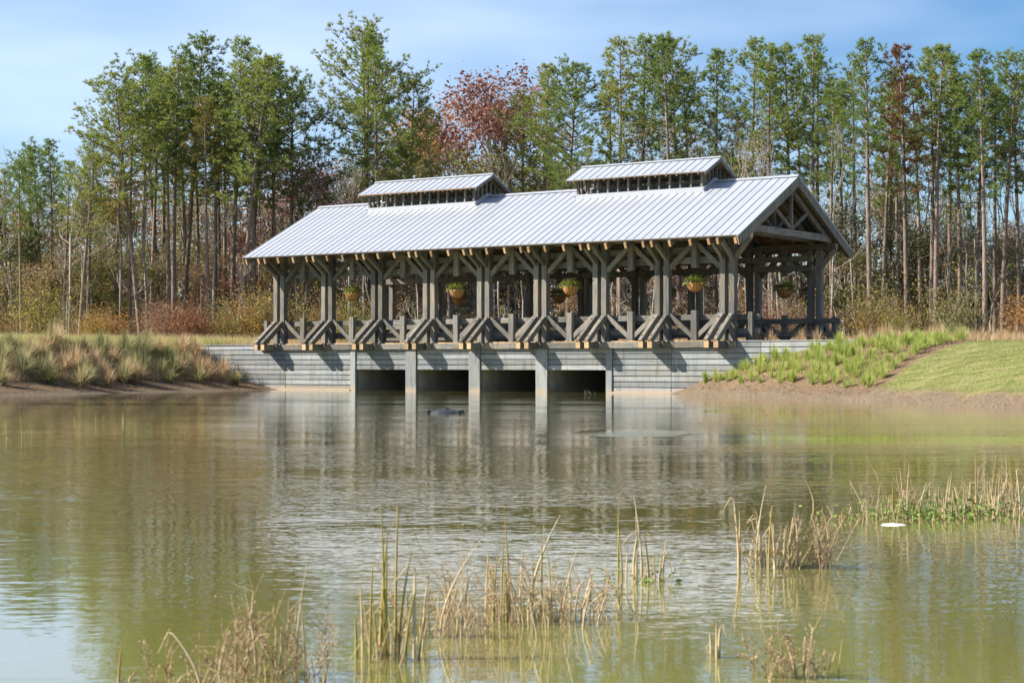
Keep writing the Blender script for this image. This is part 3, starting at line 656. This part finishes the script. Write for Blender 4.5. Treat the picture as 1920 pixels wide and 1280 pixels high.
# broadleaf trees of the wood
names_c = {'olive': 'olive green', 'dkgreen': 'dark evergreen', 'orange': 'orange autumn', 'red': 'dark red', 'brown': 'brown-leaved', 'yellow': 'yellow-green'}
BL = [(20, 400, 0, 'dkgreen', 104), (-40, 380, 1, 'olive', 104), (70, 430, 2, 'olive', 116), (130, 400, 1, 'brown', 122), (190, 350, 0, 'olive', 118), (215, 470, 2, 'yellow', 108), (235, 380, 3, 'olive', 124), (285, 330, 0, 'orange', 122),
 (300, 430, 2, 'olive', 112), (350, 350, 1, 'olive', 124), (375, 450, 0, 'brown', 116), (420, 360, 3, 'brown', 124), (470, 400, 2, 'red', 118), (505, 340, 1, 'brown', 126), (545, 420, 0, 'olive', 118),
 (575, 300, 3, 'red', 114), (620, 310, 0, 'red', 119), (600, 440, 2, 'brown', 108), (660, 330, 1, 'brown', 122), (720, 290, 3, 'olive', 126), (765, 310, 0, 'olive', 118), (815, 215, 3, 'orange', 132), (845, 290, 1, 'olive', 120),
 (880, 225, 0, 'red', 128), (928, 152, 3, 'red', 126), (955, 160, 1, 'red', 133), (905, 320, 2, 'olive', 114), (960, 300, 0, 'olive', 120), (1010, 300, 1, 'brown', 128), (1050, 310, 3, 'olive', 122), (1120, 300, 0, 'dkgreen', 124),
 (1180, 320, 1, 'olive', 126), (1240, 330, 2, 'brown', 124), (1310, 300, 0, 'olive', 128), (1360, 290, 3, 'yellow', 130), (1430, 330, 1, 'olive', 126), (1560, 400, 0, 'dkgreen', 112), (1600, 370, 1, 'olive', 116), (1640, 400, 2, 'dkgreen', 104), (1660, 345, 3, 'olive', 122),
 (1715, 380, 0, 'olive', 113), (1735, 430, 2, 'dkgreen', 108), (1790, 360, 1, 'olive', 118), (1815, 420, 0, 'dkgreen', 104), (1860, 440, 2, 'olive', 114), (1895, 420, 3, 'brown', 120), (1925, 470, 2, 'dkgreen', 108), (1985, 400, 0, 'olive', 112), (170, 440, 0, 'olive', 104), (255, 470, 2, 'olive', 104), (330, 480, 2, 'brown', 104), (400, 470, 1, 'brown', 104), (445, 500, 2, 'red', 104), (505, 450, 0, 'brown', 104), (560, 480, 2, 'yellow', 104), (110, 480, 2, 'brown', 104), (40, 500, 2, 'brown', 104), (1590, 440, 2, 'olive', 104), (1680, 450, 0, 'olive', 104), (1760, 470, 2, 'olive', 104), (1840, 440, 1, 'brown', 104), (1900, 490, 2, 'olive', 104), (670, 420, 1, 'orange', 104), (840, 400, 0, 'brown', 104), (1150, 400, 1, 'brown', 104), (1350, 420, 0, 'brown', 104), (-120, 360, 1, 'dkgreen', 116), (-90, 420, 0, 'olive', 106)]
HB = [11, 12, 9, 13]
cc = {}
for u, yt, v, cm, Y in sorted(BL):
    Y = FY(u, Y); X = X_at(u, Y); Ht = CAMH+(HOR-yt)*Y/FPX-hz(X, Y)
    if 0 <= u <= 1920:
        cc[cm] = cc.get(cm, 0)+1; lab = '%s broadleaf tree in the wood, %s of its colour from the left' % (names_c[cm], ordw(cc[cm]))
    else: lab = '%s broadleaf tree just outside the %s of the view, %s' % (names_c[cm], 'left' if u < 0 else 'right', 'nearest' if Y < 114.5 else ('middle' if Y < 121 else 'farthest'))
    tree('broadleaf_tree', BV[v], X, Y, Ht/HB[v], lab, 'tree', 'broadleaf trees of the wood', M[cm])
r2 = random.Random(77)
BAYW = ['leftmost', 'second', 'third', 'fourth', 'fifth', 'sixth', 'seventh', 'rightmost']
def where(u):
    if u < 0: return 'left of the view'
    if u > 1920: return 'right of the view'
    if u < 250: return 'at the wood\'s far left'
    if u < 500: return 'just left of the bridge'
    if u > 1760: return 'at the wood\'s far right'
    if u > 1550: return 'just right of the bridge'
    if u > 1365: return 'behind the bridge gable end'
    b = [526, 615, 710, 807, 908, 1015, 1127, 1243, 1366]
    return 'behind the %s bridge bay' % BAYW[max(0, sum(u >= x for x in b)-1)]
seen = {}
def uniq(lab):
    seen[lab] = seen.get(lab, 0)+1
    return lab if seen[lab] == 1 else '%s, %s from the left' % (lab, ordw(seen[lab]))
nm2 = {'brown': 'brown', 'orange': 'orange', 'olive': 'olive', 'yellow': 'yellow-green', 'red': 'dark red', 'dkgreen': 'dark green'}
for i in range(46):
    u = -60+2050*(i+r2.random())/46; Y = r2.uniform(104, 134); v = r2.choice(BARE+SPARSE); yt = r2.uniform(290, 420) if u > 500 else r2.uniform(350, 460); Y = FY(u, Y); X = X_at(u, Y); cm = r2.choice(['brown', 'orange', 'olive', 'brown'])
    lab = 'leafless grey branching tree '+where(u) if v in BARE else 'thin tree with %s leaves %s' % (nm2[cm], where(u))
    tree('bare_tree', v, X, Y, (CAMH+(HOR-yt)*Y/FPX-2)/11.5, uniq(lab), 'tree', 'half-bare trees of the wood', M[cm])
for i in range(110):
    u = -40+2000*(i+r2.random())/110; Y = FY(u, r2.uniform(97, 122)); X = X_at(u, Y); cm = r2.choice(['brown', 'orange', 'olive', 'yellow', 'red']); v = r2.choice(SAP)
    lab = 'pale leafless sapling '+where(u) if v[1] is None else 'sapling with few %s leaves %s' % (nm2[cm], where(u))
    tree('sapling', v, X, Y, r2.uniform(.7, 1.25), uniq(lab), 'sapling', 'saplings along the wood edge', M[cm], tilt=r2.gauss(0, .06), trunk_mat=M['wbark'])
for i in range(100):
    u = -40+2000*(i+r2.random())/100; Y = FY(u, r2.uniform(97, 128)); X = X_at(u, Y); cm = r2.choice(['brown', 'orange', 'olive', 'brown', 'red']); v = r2.choice(POLE)
    tree('slender_tree', v, X, Y, r2.uniform(.75, 1.1), uniq('slender straight %s trunk %s' % ('pale' if i % 3 else 'grey', where(u))), 'tree', 'slender trees of the wood', M[cm], tilt=r2.gauss(0, .025), trunk_mat=M['wbark'] if i % 3 else M['gbark'])
for i in range(115):
    u = -60+2040*(i+r2.random())/115; Y = FY(u, r2.uniform(96, 122)); X = X_at(u, Y)
    pal = ['olive', 'brown', 'orange', 'brown', 'brown', 'red', 'yellow'] if u < 700 else ['olive', 'brown', 'brown', 'brown', 'red', 'olive', 'orange']; cm = r2.choice(pal)
    tree('shrub', r2.choice(SHR), X, Y, r2.uniform(.6, 1.25)*(1 if u < 520 else .8), uniq('%s undergrowth shrub %s' % (nm2[cm], where(u))), 'shrub', 'undergrowth shrubs of the wood', M[cm], names=('stem', 'foliage'))
for u, y_, sc, cm, lab, Y in ((85, 555, 1.25, 'yellow', 'bright yellow-green shrub at the left edge of the wood', 95), (1690, 590, .75, 'yellow', 'small golden shrub among the dry grass right of the bridge', 83), (1785, 600, .5, 'gr_green', 'small fresh green shrub under the right-hand pines', 88), (655, 560, 1.1, 'yellow', 'yellow leafed shrub seen through the second bay of the bridge', 96)):
    X = X_at(u, Y); tree('shrub', SHR[1], X, Y, sc, lab, 'shrub', None, M[cm], names=('stem', 'foliage'))
for u, cm, v, sc in ((165, 'orange', 1, .95), (190, 'yellow', 0, 1.1), (222, 'orange', 0, 1.2), (290, 'brown', 1, 1.0), (318, 'red', 1, 1.25), (345, 'orange', 1, 1.1), (368, 'red', 0, 1.3), (395, 'orange', 2, 1.3), (418, 'yellow', 0, 1.0), (455, 'olive', 1, 1.2), (488, 'orange', 1, 1.35), (512, 'yellow', 1, 1.4), (530, 'red', 0, 1.2), (575, 'yellow', 1, 1.1), (600, 'red', 1, 1.2), (1440, 'red', 1, 1.0), (1480, 'brown', 1, 1.2), (1545, 'red', 0, 1.1), (1620, 'olive', 1, 1.5), (1700, 'red', 1, 1.0), (1770, 'olive', 1, 1.4), (1905, 'orange', 1, 1.2)):
    Y = FY(u, 96.5); tree('shrub', SHR[v], X_at(u, Y), Y, sc*.85, uniq('bright %s front shrub %s' % (nm2[cm], where(u))), 'shrub', 'coloured shrubs at the front of the wood', M[cm], names=('stem', 'foliage'))
# the far wood, one mass
def far_wood():
    r = random.Random(9); mb = MB(); cs = []
    for i in range(420):
        Y = r.uniform(132, 185); X = r.uniform(-.36, .36)*Y; z = 2.2; H = r.uniform(4, 8.5) if X > 12 else r.uniform(6, 13)
        mb.tube([(X, Y, z-.5), (X+r.gauss(0, .3), Y, z+H)], [.12, .04], 4, 1, cap=False)
        cs += [(X+r.gauss(0, 1.5), Y+r.gauss(0, 1.2), z+H*r.uniform(.05, 1.0)) for c in range(30)]
    rs = np.random.RandomState(2); cs = np.array(cs); rs.shuffle(cs); h = len(cs)//2
    for part, mi in ((cs[:h], 0), (cs[h:], 2)):
        c = np.repeat(part, 10, 0); c = c+rs.normal(size=c.shape)*(.45, .4, .4); mb.batch(leaf_quads(rs, c, .19, .6, 1.), mi)
    return mb.mesh('far_woodland', [M['olive'], M['gbark'], M['brown']])
o = link('far_woodland', far_wood()); tag(o, 'dense distant woodland filling the gaps between the trunks', 'woodland', kind='stuff')

# ------------------------------------------------------------------ grasses on the banks
def clump_mesh(seed, H, n, spread, wdt, mt, droop=.5):
    r = random.Random(seed); mb = MB()
    for i in range(n):
        az = r.uniform(0, 6.28); l = H*r.uniform(.55, 1.1); o_ = abs(r.gauss(0, spread)); b = Vector((math.cos(az)*.08*H*r.random(), math.sin(az)*.08*H*r.random(), -.03)); d = Vector((math.cos(az), math.sin(az), 0)); s_ = Vector((-d.y, d.x, 0))*wdt
        pts = []
        for k in range(4):
            t = k/3; pts.append(b+d*(o_*l*(t**1.6))+Vector((0, 0, l*(t-droop*o_*t*t*.8))))
        for k in range(3):
            w0, w1 = 1-k/3, 1-(k+1)/3
            if k < 2: mb.quad(pts[k]-s_*w0, pts[k]+s_*w0, pts[k+1]+s_*w1, pts[k+1]-s_*w1)
            else: mb.tri(pts[k]-s_*w0, pts[k]+s_*w0, pts[k+1])
        # weld islands by sharing is not needed
    return mb.mesh('grass_clump', [mt])
GC = [clump_mesh(i, .85, 300, .6, .013, M['gr_mix'], .7) for i in range(4)]
GT = [clump_mesh(20+i, .62, 150, .55, .010, M['gr_tan'], .6) for i in range(3)]
GG = [clump_mesh(30+i, .52, 170, .42, .012, M['gr_green'], .5) for i in range(3)]
def put(name, me_, X, Y, sc, label, cat, group, om=None, rz=None):
    o = link(name, me_, None, Matrix.Translation((X, Y, hz(X, Y)-.01)) @ Matrix.Rotation(rnd.uniform(0, 6.28), 4, 'Z') @ Matrix.Diagonal((sc, sc, sc*rnd.uniform(.85, 1.15), 1)))
    if om: o.material_slots[0].link = 'OBJECT'; o.material_slots[0].material = om
    return tag(o, label, cat, group)
def along(pts, step):
    res = []; 
    for (a, b) in zip(pts[:-1], pts[1:]):
        a, b = Vector(a), Vector(b); n = max(1, int((b-a).length/step))
        for i in range(n): res.append((a.lerp(b, i/n), (b-a).normalized()))
    return res
M['gr_olive'] = leaf_mat('olive_clump_grass', [(.12, .14, .06), (.19, .21, .09), (.29, .29, .14), (.36, .32, .18)], objvar=.4, trans=.4)
shoreL = [(-10.6, 84.6), (-15.2, 75.6), (-19.8, 67), (-24.5, 60)]
ROW = ['waterside', 'second', 'third', 'uppermost']
for ri, dd in enumerate((2.2, 3.2, 4.3, 5.5)):
    pts = []
    for p, d in along(shoreL, .88):
        nrm = Vector((-d.y, d.x)); nrm = nrm if nrm.x < 0 else -nrm
        q_ = p+nrm*(dd+rnd.gauss(0, .28))+d*rnd.gauss(0, .22)
        lx, ly = w2loc(q_.x, q_.y)
        if ly > -1.0 and lx > -9: continue
        if rnd.random() < (.22 if ri == 0 else .08) or q_.x/q_.y < -.302: continue
        pts.append((q_.x/q_.y, q_))
    pts.sort(key=lambda a: a[0]); k = 0
    for a, q_ in pts:
        u = 960+a*FPX
        k += 1
        lab = '%s grass clump from the left in the %s row on the left bank' % (ordw(k), ROW[ri])
        mm = rnd.choice([None, None, M['gr_olive'], M['gr_tan'], M['gr_tan'], None])
        put('grass_clump', rnd.choice(GC), q_.x, q_.y, rnd.uniform(1.15, 1.75), lab, 'grass clump', 'ornamental grass clumps on the left bank', mm)
# green tufts on the right mulch slope: rows climbing from the waterside
pts = []
A, B = Vector((6.6, 72.0)), Vector((11.6, 57.6)); dR = (B-A).normalized(); nR = Vector((-dR.y, dR.x)); nR = nR if nR.x > 0 else -nR
for ri in range(9):
    k = 0; row = []
    for i in range(33):
        s_ = .3+i*.48+rnd.gauss(0, .16)+(.45 if ri % 2 else 0); dd = .85+ri*.74+rnd.gauss(0, .16); q_ = A+dR*s_+nR*dd
        lx, ly = w2loc(q_.x, q_.y)
        if ly > -1.0 or float(lawn_side(np.array(q_.x), np.array(q_.y))) > -.7: continue
        if rnd.random() < .06: continue
        row.append(q_)
    row.sort(key=lambda a: a.x/a.y)
    for q_ in row:
        k += 1; put('grass_tuft', rnd.choice(GG), q_.x, q_.y, rnd.uniform(.65, 1.3), '%s green grass tuft from the left in the %s row up the right mulch slope' % (ordw(k), ordw(ri+1)), 'grass tuft', 'green tufts on the right slope')
# dry tan clumps along the crest and by the bridge end
k = 0
for i in range(6):
    x, y = loc2w(25.3+i*.95+rnd.uniform(-.2, .2), .4+rnd.uniform(-.2, .3)); k += 1
    put('dry_grass_clump', GT[i % 3], x, y, rnd.uniform(1., 1.4), '%s small tan grass clump from the left behind the wall cap at the bridge end' % ordw(k), 'grass clump', 'tan clumps at the bridge end')
k = 0; pts = []
for ri in range(3):
    for i in range(26):
        t = i/25; x = 14.0+t*14+rnd.gauss(0, .2); y = 66.5+ri*1.3+t*4.5+rnd.gauss(0, .3)
        if float(lawn_side(np.array(x), np.array(y))) > -.5: continue
        if x/y < .302: pts.append((x/y, x, y))
pts.sort()
for a, x, y in pts:
    k += 1; put('dry_grass_clump', rnd.choice(GT), x, y, rnd.uniform(1.0, 1.5), '%s tan grass clump from the left along the crest above the lawn' % ordw(k), 'grass clump', 'tan clumps along the right crest')
def scatter(name, label, cat, mt, n, fn, hgt, wdt, seed, flat=False):
    rs = np.random.RandomState(seed); P = []; tot = 0
    while tot < n:
        x, y = fn(rs, 40000); P.append(np.stack([x, y], 1)); tot += len(x)
    A_ = np.concatenate(P)[:n]; b = np.concatenate([A_, height(A_[:, 0], A_[:, 1])[:, None]-.01], 1)
    h = (hgt*rs.uniform(.5, 1.3, n))[:, None]; az = rs.uniform(0, 6.28, n); s_ = np.stack([np.cos(az), np.sin(az), 0*az], 1)*wdt
    if flat: t = unit(rs.normal(size=(n, 3))*(1, 1, 0)+(0, 0, .12)*abs(rs.normal(size=(n, 1))))*h; b[:, 2] += .03
    else: t = np.concatenate([rs.normal(size=(n, 2))*.3*h, h], 1)
    mb = MB(); mb.batch(np.stack([b-s_, b+s_, b+t], 1)); o = link(name, mb.mesh(name, [mt])); tag(o, label, cat, kind='stuff')
def vloc(x, y): return CA*(x-ORG.x)-SA*(y-ORG.y), SA*(x-ORG.x)+CA*(y-ORG.y)
def f_lawn(rs, n):
    x = rs.uniform(10.6, 24, n); y = rs.uniform(44, 69, n); k = (x/y < .32) & (lawn_side(x, y) > 0) & (sdist(x, y) > .75); return x[k], y[k]
scatter('lawn_grass', 'short mown grass on the right-hand slope', 'lawn', M['lawn_b'], 70000, f_lawn, .032, .012, 1)
def f_mead(rs, n):
    x = rs.uniform(-34, -13, n); y = rs.uniform(66, 98, n); lx, ly = vloc(x, y); d = sdist(x, y)
    k = ~((lx > -2.5) & (ly > -3)) & (d > 4.9) & (d < 13) & (x/y > -.33); return x[k], y[k]
scatter('meadow_grass', 'bright yellow-green grass along the top of the left bank', 'grass', M['meadow'], 45000, f_mead, .50, .016, 2)
def f_edge(rs, n):
    y = rs.uniform(89, 102, n); x = rs.uniform(-.33, .33, n)*y; lx, ly = vloc(x, y); k = (ly > 13) | (lx < -6) | (lx > 29); return x[k], y[k]
scatter('dry_meadow', 'dry tan grass along the foot of the wood', 'grass', M['gr_tan'], 40000, f_edge, .7, .018, 3)
def f_edge2(rs, n): return (lambda lx, ly: (ORG.x+CA*lx+SA*ly, ORG.y-SA*lx+CA*ly))(rs.uniform(-8, -1, n), rs.uniform(0, 12, n))
scatter('dry_verge', 'dry tan grass beside the left bridge approach', 'grass', M['gr_tan'], 9000, f_edge2, .45, .012, 5)
def f_crest(rs, n):
    x = rs.uniform(13, 27, n); y = rs.uniform(64, 80, n); lx, ly = vloc(x, y); k = (lawn_side(x, y) < -.8) & (ly > 0) & (lx > 29.5) & (x/y < .32); return x[k], y[k]
scatter('crest_grass', 'dry tan grass between the clumps on the right crest', 'grass', M['gr_tan'], 16000, f_crest, .34, .012, 6)
def f_slope(rs, n):
    t = rs.uniform(0, 17, n); e = 1.1+6.0*rs.beta(1.5, 1.1, n); x = A.x+dR.x*t+nR.x*e; y = A.y+dR.y*t+nR.y*e; lx, ly = vloc(x, y)
    k = (ly < -.85) & (lawn_side(x, y) < -1.1) & (wob(x*1.6, y*1.6)+rs.normal(size=n)*.35 > -.15); return x[k], y[k]
scatter('slope_grass', 'thin yellow-green grass between the tufts on the right slope', 'grass', M['gr_green'], 6500, f_slope, .22, .009, 7)
def f_bank(rs, n):
    t = rs.uniform(0, 1, n); e = rs.uniform(2.4, 6.4, n); x = -11-13*t-.87*e; y = 84-24*t+.49*e; lx, ly = vloc(x, y)
    k = (ly < -.85) & (x/y > -.33); return x[k], y[k]
scatter('bank_grass', 'straw coloured grass filling the gaps between the left bank clumps', 'grass', M['gr_tan'], 20000, f_bank, .42, .010, 8)
def f_straw(rs, n):
    h = n//2; t = rs.uniform(0, 17, h); e = rs.uniform(.2, 7.2, h); x1 = A.x+dR.x*t+nR.x*e; y1 = A.y+dR.y*t+nR.y*e
    t = rs.uniform(0, 1, h); e = rs.uniform(.2, 6.5, h); x2 = -11-13*t-.87*e; y2 = 84-24*t+.49*e
    x = np.concatenate([x1, x2]); y = np.concatenate([y1, y2]); lx, ly = vloc(x, y); k = (ly < -.8) & ((x < 0) | (lawn_side(x, y) < -.1)); i = rs.permutation(k.sum()); return x[k][i], y[k][i]
scatter('pine_straw', 'loose brown pine straw mulch on both banks', 'mulch', M['straw'], 40000, f_straw, .16, .014, 4, True)

# ------------------------------------------------------------------ small things
x, y = X_at(232, 80.), 80.; mb = MB(); mb.tube([(0, 0, -.2), (.01, 0, .45), (-.01, 0, 1.0)], [.022, .02, .016], 6); mb.box((0, 0, .98), (.05, .05, .05))
tag(link('marker_stake', mb.mesh('marker_stake', [M['iron']]), None, Matrix.Translation((x, y, hz(x, y)))), 'thin dark stake standing among the grass clumps on the left bank', 'stake')
p = px(837, 774, 0); fl = root('floating_fountain', 'black floating fountain pump lying low on the pond', 'fountain', Matrix.Translation(p) @ Matrix.Rotation(.1, 4, 'Z'))
mb = MB(); mb.lathe([(.0, -.06), (.38, -.05), (.44, .0), (.40, .035), (.24, .085), (.10, .10), (.0, .10)], 18, sy=.75); link('float', mb.mesh('float', [M['black']]), fl)
mb = MB(); mb.lathe([(.07, .09), (.07, .13), (.03, .14), (0, .14)], 10); link('nozzle', mb.mesh('nozzle', [M['black']]), fl)
for dx, dy in ((-.46, 0), (.30, -.25), (.40, .15)):
    mb = MB(); mb.lathe([(.0, -.03), (.055, -.03), (.065, .06), (.05, .075), (0, .075)], 10); link('lamp_housing', mb.mesh('lamp_housing', [M['black']]), fl, Matrix.Translation((dx, dy, 0)))
p = px(1674, 983, 0); mb = MB(); r3 = random.Random(4); n = 14
ring = [(.115*(1+r3.uniform(-.25, .2))*math.cos(2*math.pi*i/n), .10*(1+r3.uniform(-.25, .2))*math.sin(2*math.pi*i/n)) for i in range(n)]
mb.v = [(a, b, -.005) for a, b in ring]+[(a*.8, b*.8, .004) for a, b in ring]
for i in range(n): j = (i+1) % n; mb.f.append((i, j, n+j, n+i)); mb.m.append(0)
mb.f.append(tuple(range(n, 2*n))); mb.m.append(0)
tag(link('foam_scrap', mb.mesh('foam_scrap', [M['foam']]), None, Matrix.Translation(p)), 'flat white scrap floating beside the right-hand reeds', 'foam scrap')
p = px(1112, 739, 0); mb = MB(); r3 = random.Random(8)
for i in range(6):
    a = Vector((r3.uniform(-.3, .3), 0, -.1)); mb.tube([a, a+Vector((r3.uniform(-.1, .1), 0, .16)), a+Vector((r3.uniform(-.25, .25), .05, r3.uniform(.12, .3)))], [.007, .006, .003], 4)
tag(link('driftwood_twigs', mb.mesh('driftwood_twigs', [M['gbark']]), None, Matrix.Translation(p)), 'pale dead twigs poking from the water before the rightmost culvert', 'twigs')

# ------------------------------------------------------------------ reeds in the near water
def ribbon(mb, pts, wd0, mi=0):
    mb.tube(pts, [wd0*(1-.8*(i/(len(pts)-1))**1.5) for i in range(len(pts))], 4, mi, cap=False)
def stem_mesh(r, H, lean, w0, mt, fold=False):
    mb = MB(); az = r.uniform(0, 6.28); d = Vector((math.cos(az), math.sin(az)*.6, 0)); pts = []
    for k in range(7):
        t = k/6; pts.append(d*lean*H*t**1.7+Vector((0, 0, H*t*(1-.12*lean*t))))
    if fold:
        e = pts[-1]; dr = Vector((r.choice((-1, 1))*r.uniform(.5, 1), r.uniform(-.3, .3), -r.uniform(.2, 1.1))).normalized(); f = H*r.uniform(.2, .55)
        pts += [e+dr*f*.3+Vector((0, 0, .03)), e+dr*f]
    pts[0].z -= .12; ribbon(mb, pts, w0); return mb.mesh('stem', [mt], True)
def reed(u, y, label, talls, nd, H, spread, seed, weeds=0, green=0, wsz=.0035):
    r = random.Random(seed); p = px(u, y, 0); mpp = p.y/FPX
    o = root('reed_clump', label, 'reeds', Matrix.Translation(p), 'reeds in the near water'); wsz *= 1.4
    def part(name, mb, m_):
        if mb.v or mb.q: struct(link(name, mb.mesh(name, [m_]), o), 'stuff')
    mb = MB()
    for i in range(int(nd*.85)):               # broken dry blades round the foot
        b = Vector((r.gauss(0, spread), r.gauss(0, spread*.7), -.08)); h = 1.2*H*r.uniform(.25, 1)*(1 if r.random() < .7 else .5); az = r.uniform(0, 6.28); ln = abs(r.gauss(0, .28)); d = Vector((math.cos(az), math.sin(az), 0))
        pts = [b, b+d*ln*h*.3+Vector((0, 0, h*.5)), b+d*ln*h+Vector((0, 0, h))]
        if r.random() < .45: dr = Vector((r.uniform(-1, 1), r.uniform(-.5, .5), -r.uniform(.1, 1.2))); pts += [pts[-1]+dr*h*.15+Vector((0, 0, .012)), pts[-1]+dr*h*r.uniform(.25, .6)]
        ribbon(mb, pts, wsz*r.uniform(.45, 1.1))
    part('dry_blades', mb, M['reed']); mb = MB(); cs = []
    for i in range(int(weeds*.6)):            # fine branching dead weed
        b = Vector((r.gauss(0, spread), r.gauss(0, spread*.7), -.05)); d = Vector((r.gauss(0, .3), r.gauss(0, .3), 1)).normalized(); h = 1.35*H*r.uniform(.4, 1.0); e = b+d*h; mb.tube([b, e], [.003, .0016], 3, cap=False)
        for j in range(9):
            q_ = b.lerp(e, r.uniform(.3, 1)); dd = (d+Vector((r.gauss(0, .8), r.gauss(0, .8), r.gauss(0, .4)))).normalized(); l = h*r.uniform(.1, .3); mb.tube([q_, q_+dd*l], [.0018, .001], 3, cap=False)
            cs += [tuple(q_+dd*l*r.uniform(.5, 1.05)) for g in range(4)]
    if cs: mb.batch(leaf_quads(np.random.RandomState(seed), np.array(cs), .0055, .5, 1.))
    part('weed_sprigs', mb, M['weed']); mb = MB()
    if green:
        rs = np.random.RandomState(seed); c = rs.normal(size=(green*2, 3))*(spread*1.1, spread*.6, .06); c[:, 2] = abs(c[:, 2]+.03); mb.batch(leaf_quads(rs, c, .022, .4, .5))
    part('green_leaves', mb, M['weed_g'])
    for (du, yt, lean, gr) in talls:
        X = du*mpp; Ht = (y-yt)*mpp
        link('stem', stem_mesh(r, Ht, lean, r.uniform(.0055, .0085), M['reed_g'] if gr else M['reed'], r.random() < .15), o, Matrix.Translation((X, r.gauss(0, .05), 0)))
reed(722, 1235, 'tallest green cattail clump near the bottom centre of the pond', [(0, 930, .03, 1), (-8, 985, .08, 1), (18, 950, .02, 1), (-25, 1050, .15, 1), (25, 1030, .12, 1), (-45, 1090, .2, 0), (40, 1080, .15, 1), (8, 1100, .1, 1), (-15, 1120, .1, 1), (55, 1060, .3, 0), (-55, 1150, .1, 1), (2, 1010, .1, 1)], 34, .32, .10, 101)
reed(500, 1268, 'tangled dry brown weed clump at the bottom, left of the cattails', [(50, 1060, .1, 0), (-20, 1110, .3, 0), (70, 1120, .2, 0), (-90, 1180, .5, 0)], 46, .30, .13, 102, weeds=50)
reed(400, 1290, 'low dry weed mat at the very bottom left of the reeds', [(-20, 1180, .6, 0)], 30, .20, .12, 103, weeds=30)
reed(835, 1190, 'leaning brown reeds just right of the tallest cattails', [(-10, 1000, .4, 0), (10, 1060, .2, 0), (-40, 1080, .1, 0), (30, 1070, .15, 0)], 56, .28, .13, 104, weeds=16)
reed(955, 1165, 'dense broken reed clump with several upright green stems', [(0, 945, .05, 1), (-15, 990, .1, 1), (35, 960, .3, 0), (60, 1000, .1, 1), (80, 985, .1, 0), (-30, 1040, .1, 1), (20, 1030, .05, 0), (-5, 1060, .1, 1), (45, 1050, .2, 1), (100, 1020, .2, 0)], 110, .32, .19, 105, weeds=30)
reed(1080, 1150, 'low tangle of broken reeds right of the dense clump', [(-10, 1030, .5, 0), (15, 1060, .3, 0)], 60, .22, .2, 106, weeds=40)
reed(1195, 1088, 'thin upright reed clump in open water right of centre', [(-35, 925, .05, 1), (-30, 960, .1, 1), (0, 960, .03, 0), (10, 925, .2, 0), (-8, 1000, .1, 0), (20, 1000, .1, 1), (45, 1010, .08, 0), (-20, 1010, .1, 0)], 34, .24, .12, 107, green=26)
reed(1410, 1062, 'leftmost of the four tan reed tufts right of centre', [(-25, 935, .1, 0), (5, 905, .2, 0), (-20, 960, .05, 0), (20, 970, .15, 0)], 27, .34, .042, 108, weeds=8)
reed(1462, 1064, 'second of the four tan reed tufts right of centre', [(-25, 945, .1, 1), (-10, 955, .2, 0), (10, 990, .1, 0)], 24, .34, .042, 109, weeds=8)
reed(1490, 1064, 'third of the four tan reed tufts, with one taller green stem', [(0, 940, .03, 1), (-10, 1000, .1, 0)], 19, .34, .03, 110, weeds=6)
reed(1540, 1062, 'rightmost of the four tan reed tufts, bushy with weed', [(0, 960, .2, 0), (20, 965, .25, 0)], 22, .34, .04, 111, weeds=26)
reed(1525, 948, 'single bent reed stem standing alone in the water', [(0, 885, .5, 0)], 2, .08, .03, 112)
reed(1712, 972, 'broad dry reed bed with green leaves beside the white scrap', [(-20, 875, .1, 0), (-8, 868, .05, 0), (10, 900, .2, 0), (30, 900, .1, 0), (60, 890, .1, 0), (-40, 900, .05, 1)], 120, .32, .27, 113, weeds=16, green=380)
reed(1800, 965, 'green leaved weed and reeds in the middle of the right bed', [(25, 850, .1, 1), (10, 870, .1, 1), (-20, 880, .1, 0)], 60, .30, .17, 114, weeds=8, green=240)
reed(1880, 958, 'tall reed clump at the right edge of the picture', [(-20, 850, .1, 1), (10, 850, .08, 0), (25, 845, .1, 1), (-5, 880, .2, 0), (30, 880, .1, 0), (-30, 900, .1, 1), (18, 900, .2, 0)], 90, .36, .16, 115, weeds=10)
reed(1343, 1232, 'short brown reed stub alone near the bottom right of centre', [(0, 1165, .03, 0), (5, 1180, .06, 0), (-5, 1190, .08, 0)], 12, .12, .014, 116)
reed(1480, 1268, 'wispy dry weed sprig at the bottom right', [(10, 1180, .3, 0)], 10, .2, .07, 117, weeds=36)
reed(1330, 1178, 'flat mat of floating reed debris right of the dense clump', [], 60, .07, .26, 118, weeds=10)
reed(228, 1275, 'tiny lone weed sprig at the bottom left', [(0, 1200, .1, 1)], 3, .10, .02, 119, weeds=4)
reed(20, 822, 'faint brown reeds by the left edge of the pond', [(20, 770, .1, 0), (-10, 790, .1, 0)], 9, .35, .35, 120, wsz=.004)
reed(180, 792, 'sparse upright stems in the water before the left bank', [(0, 770, .05, 0), (50, 772, .02, 0), (53, 772, .02, 0), (-40, 778, .1, 0)], 6, .3, .5, 121, wsz=.004)

# ------------------------------------------------------------------ output size
scene.render.resolution_x, scene.render.resolution_y = 1024, 682
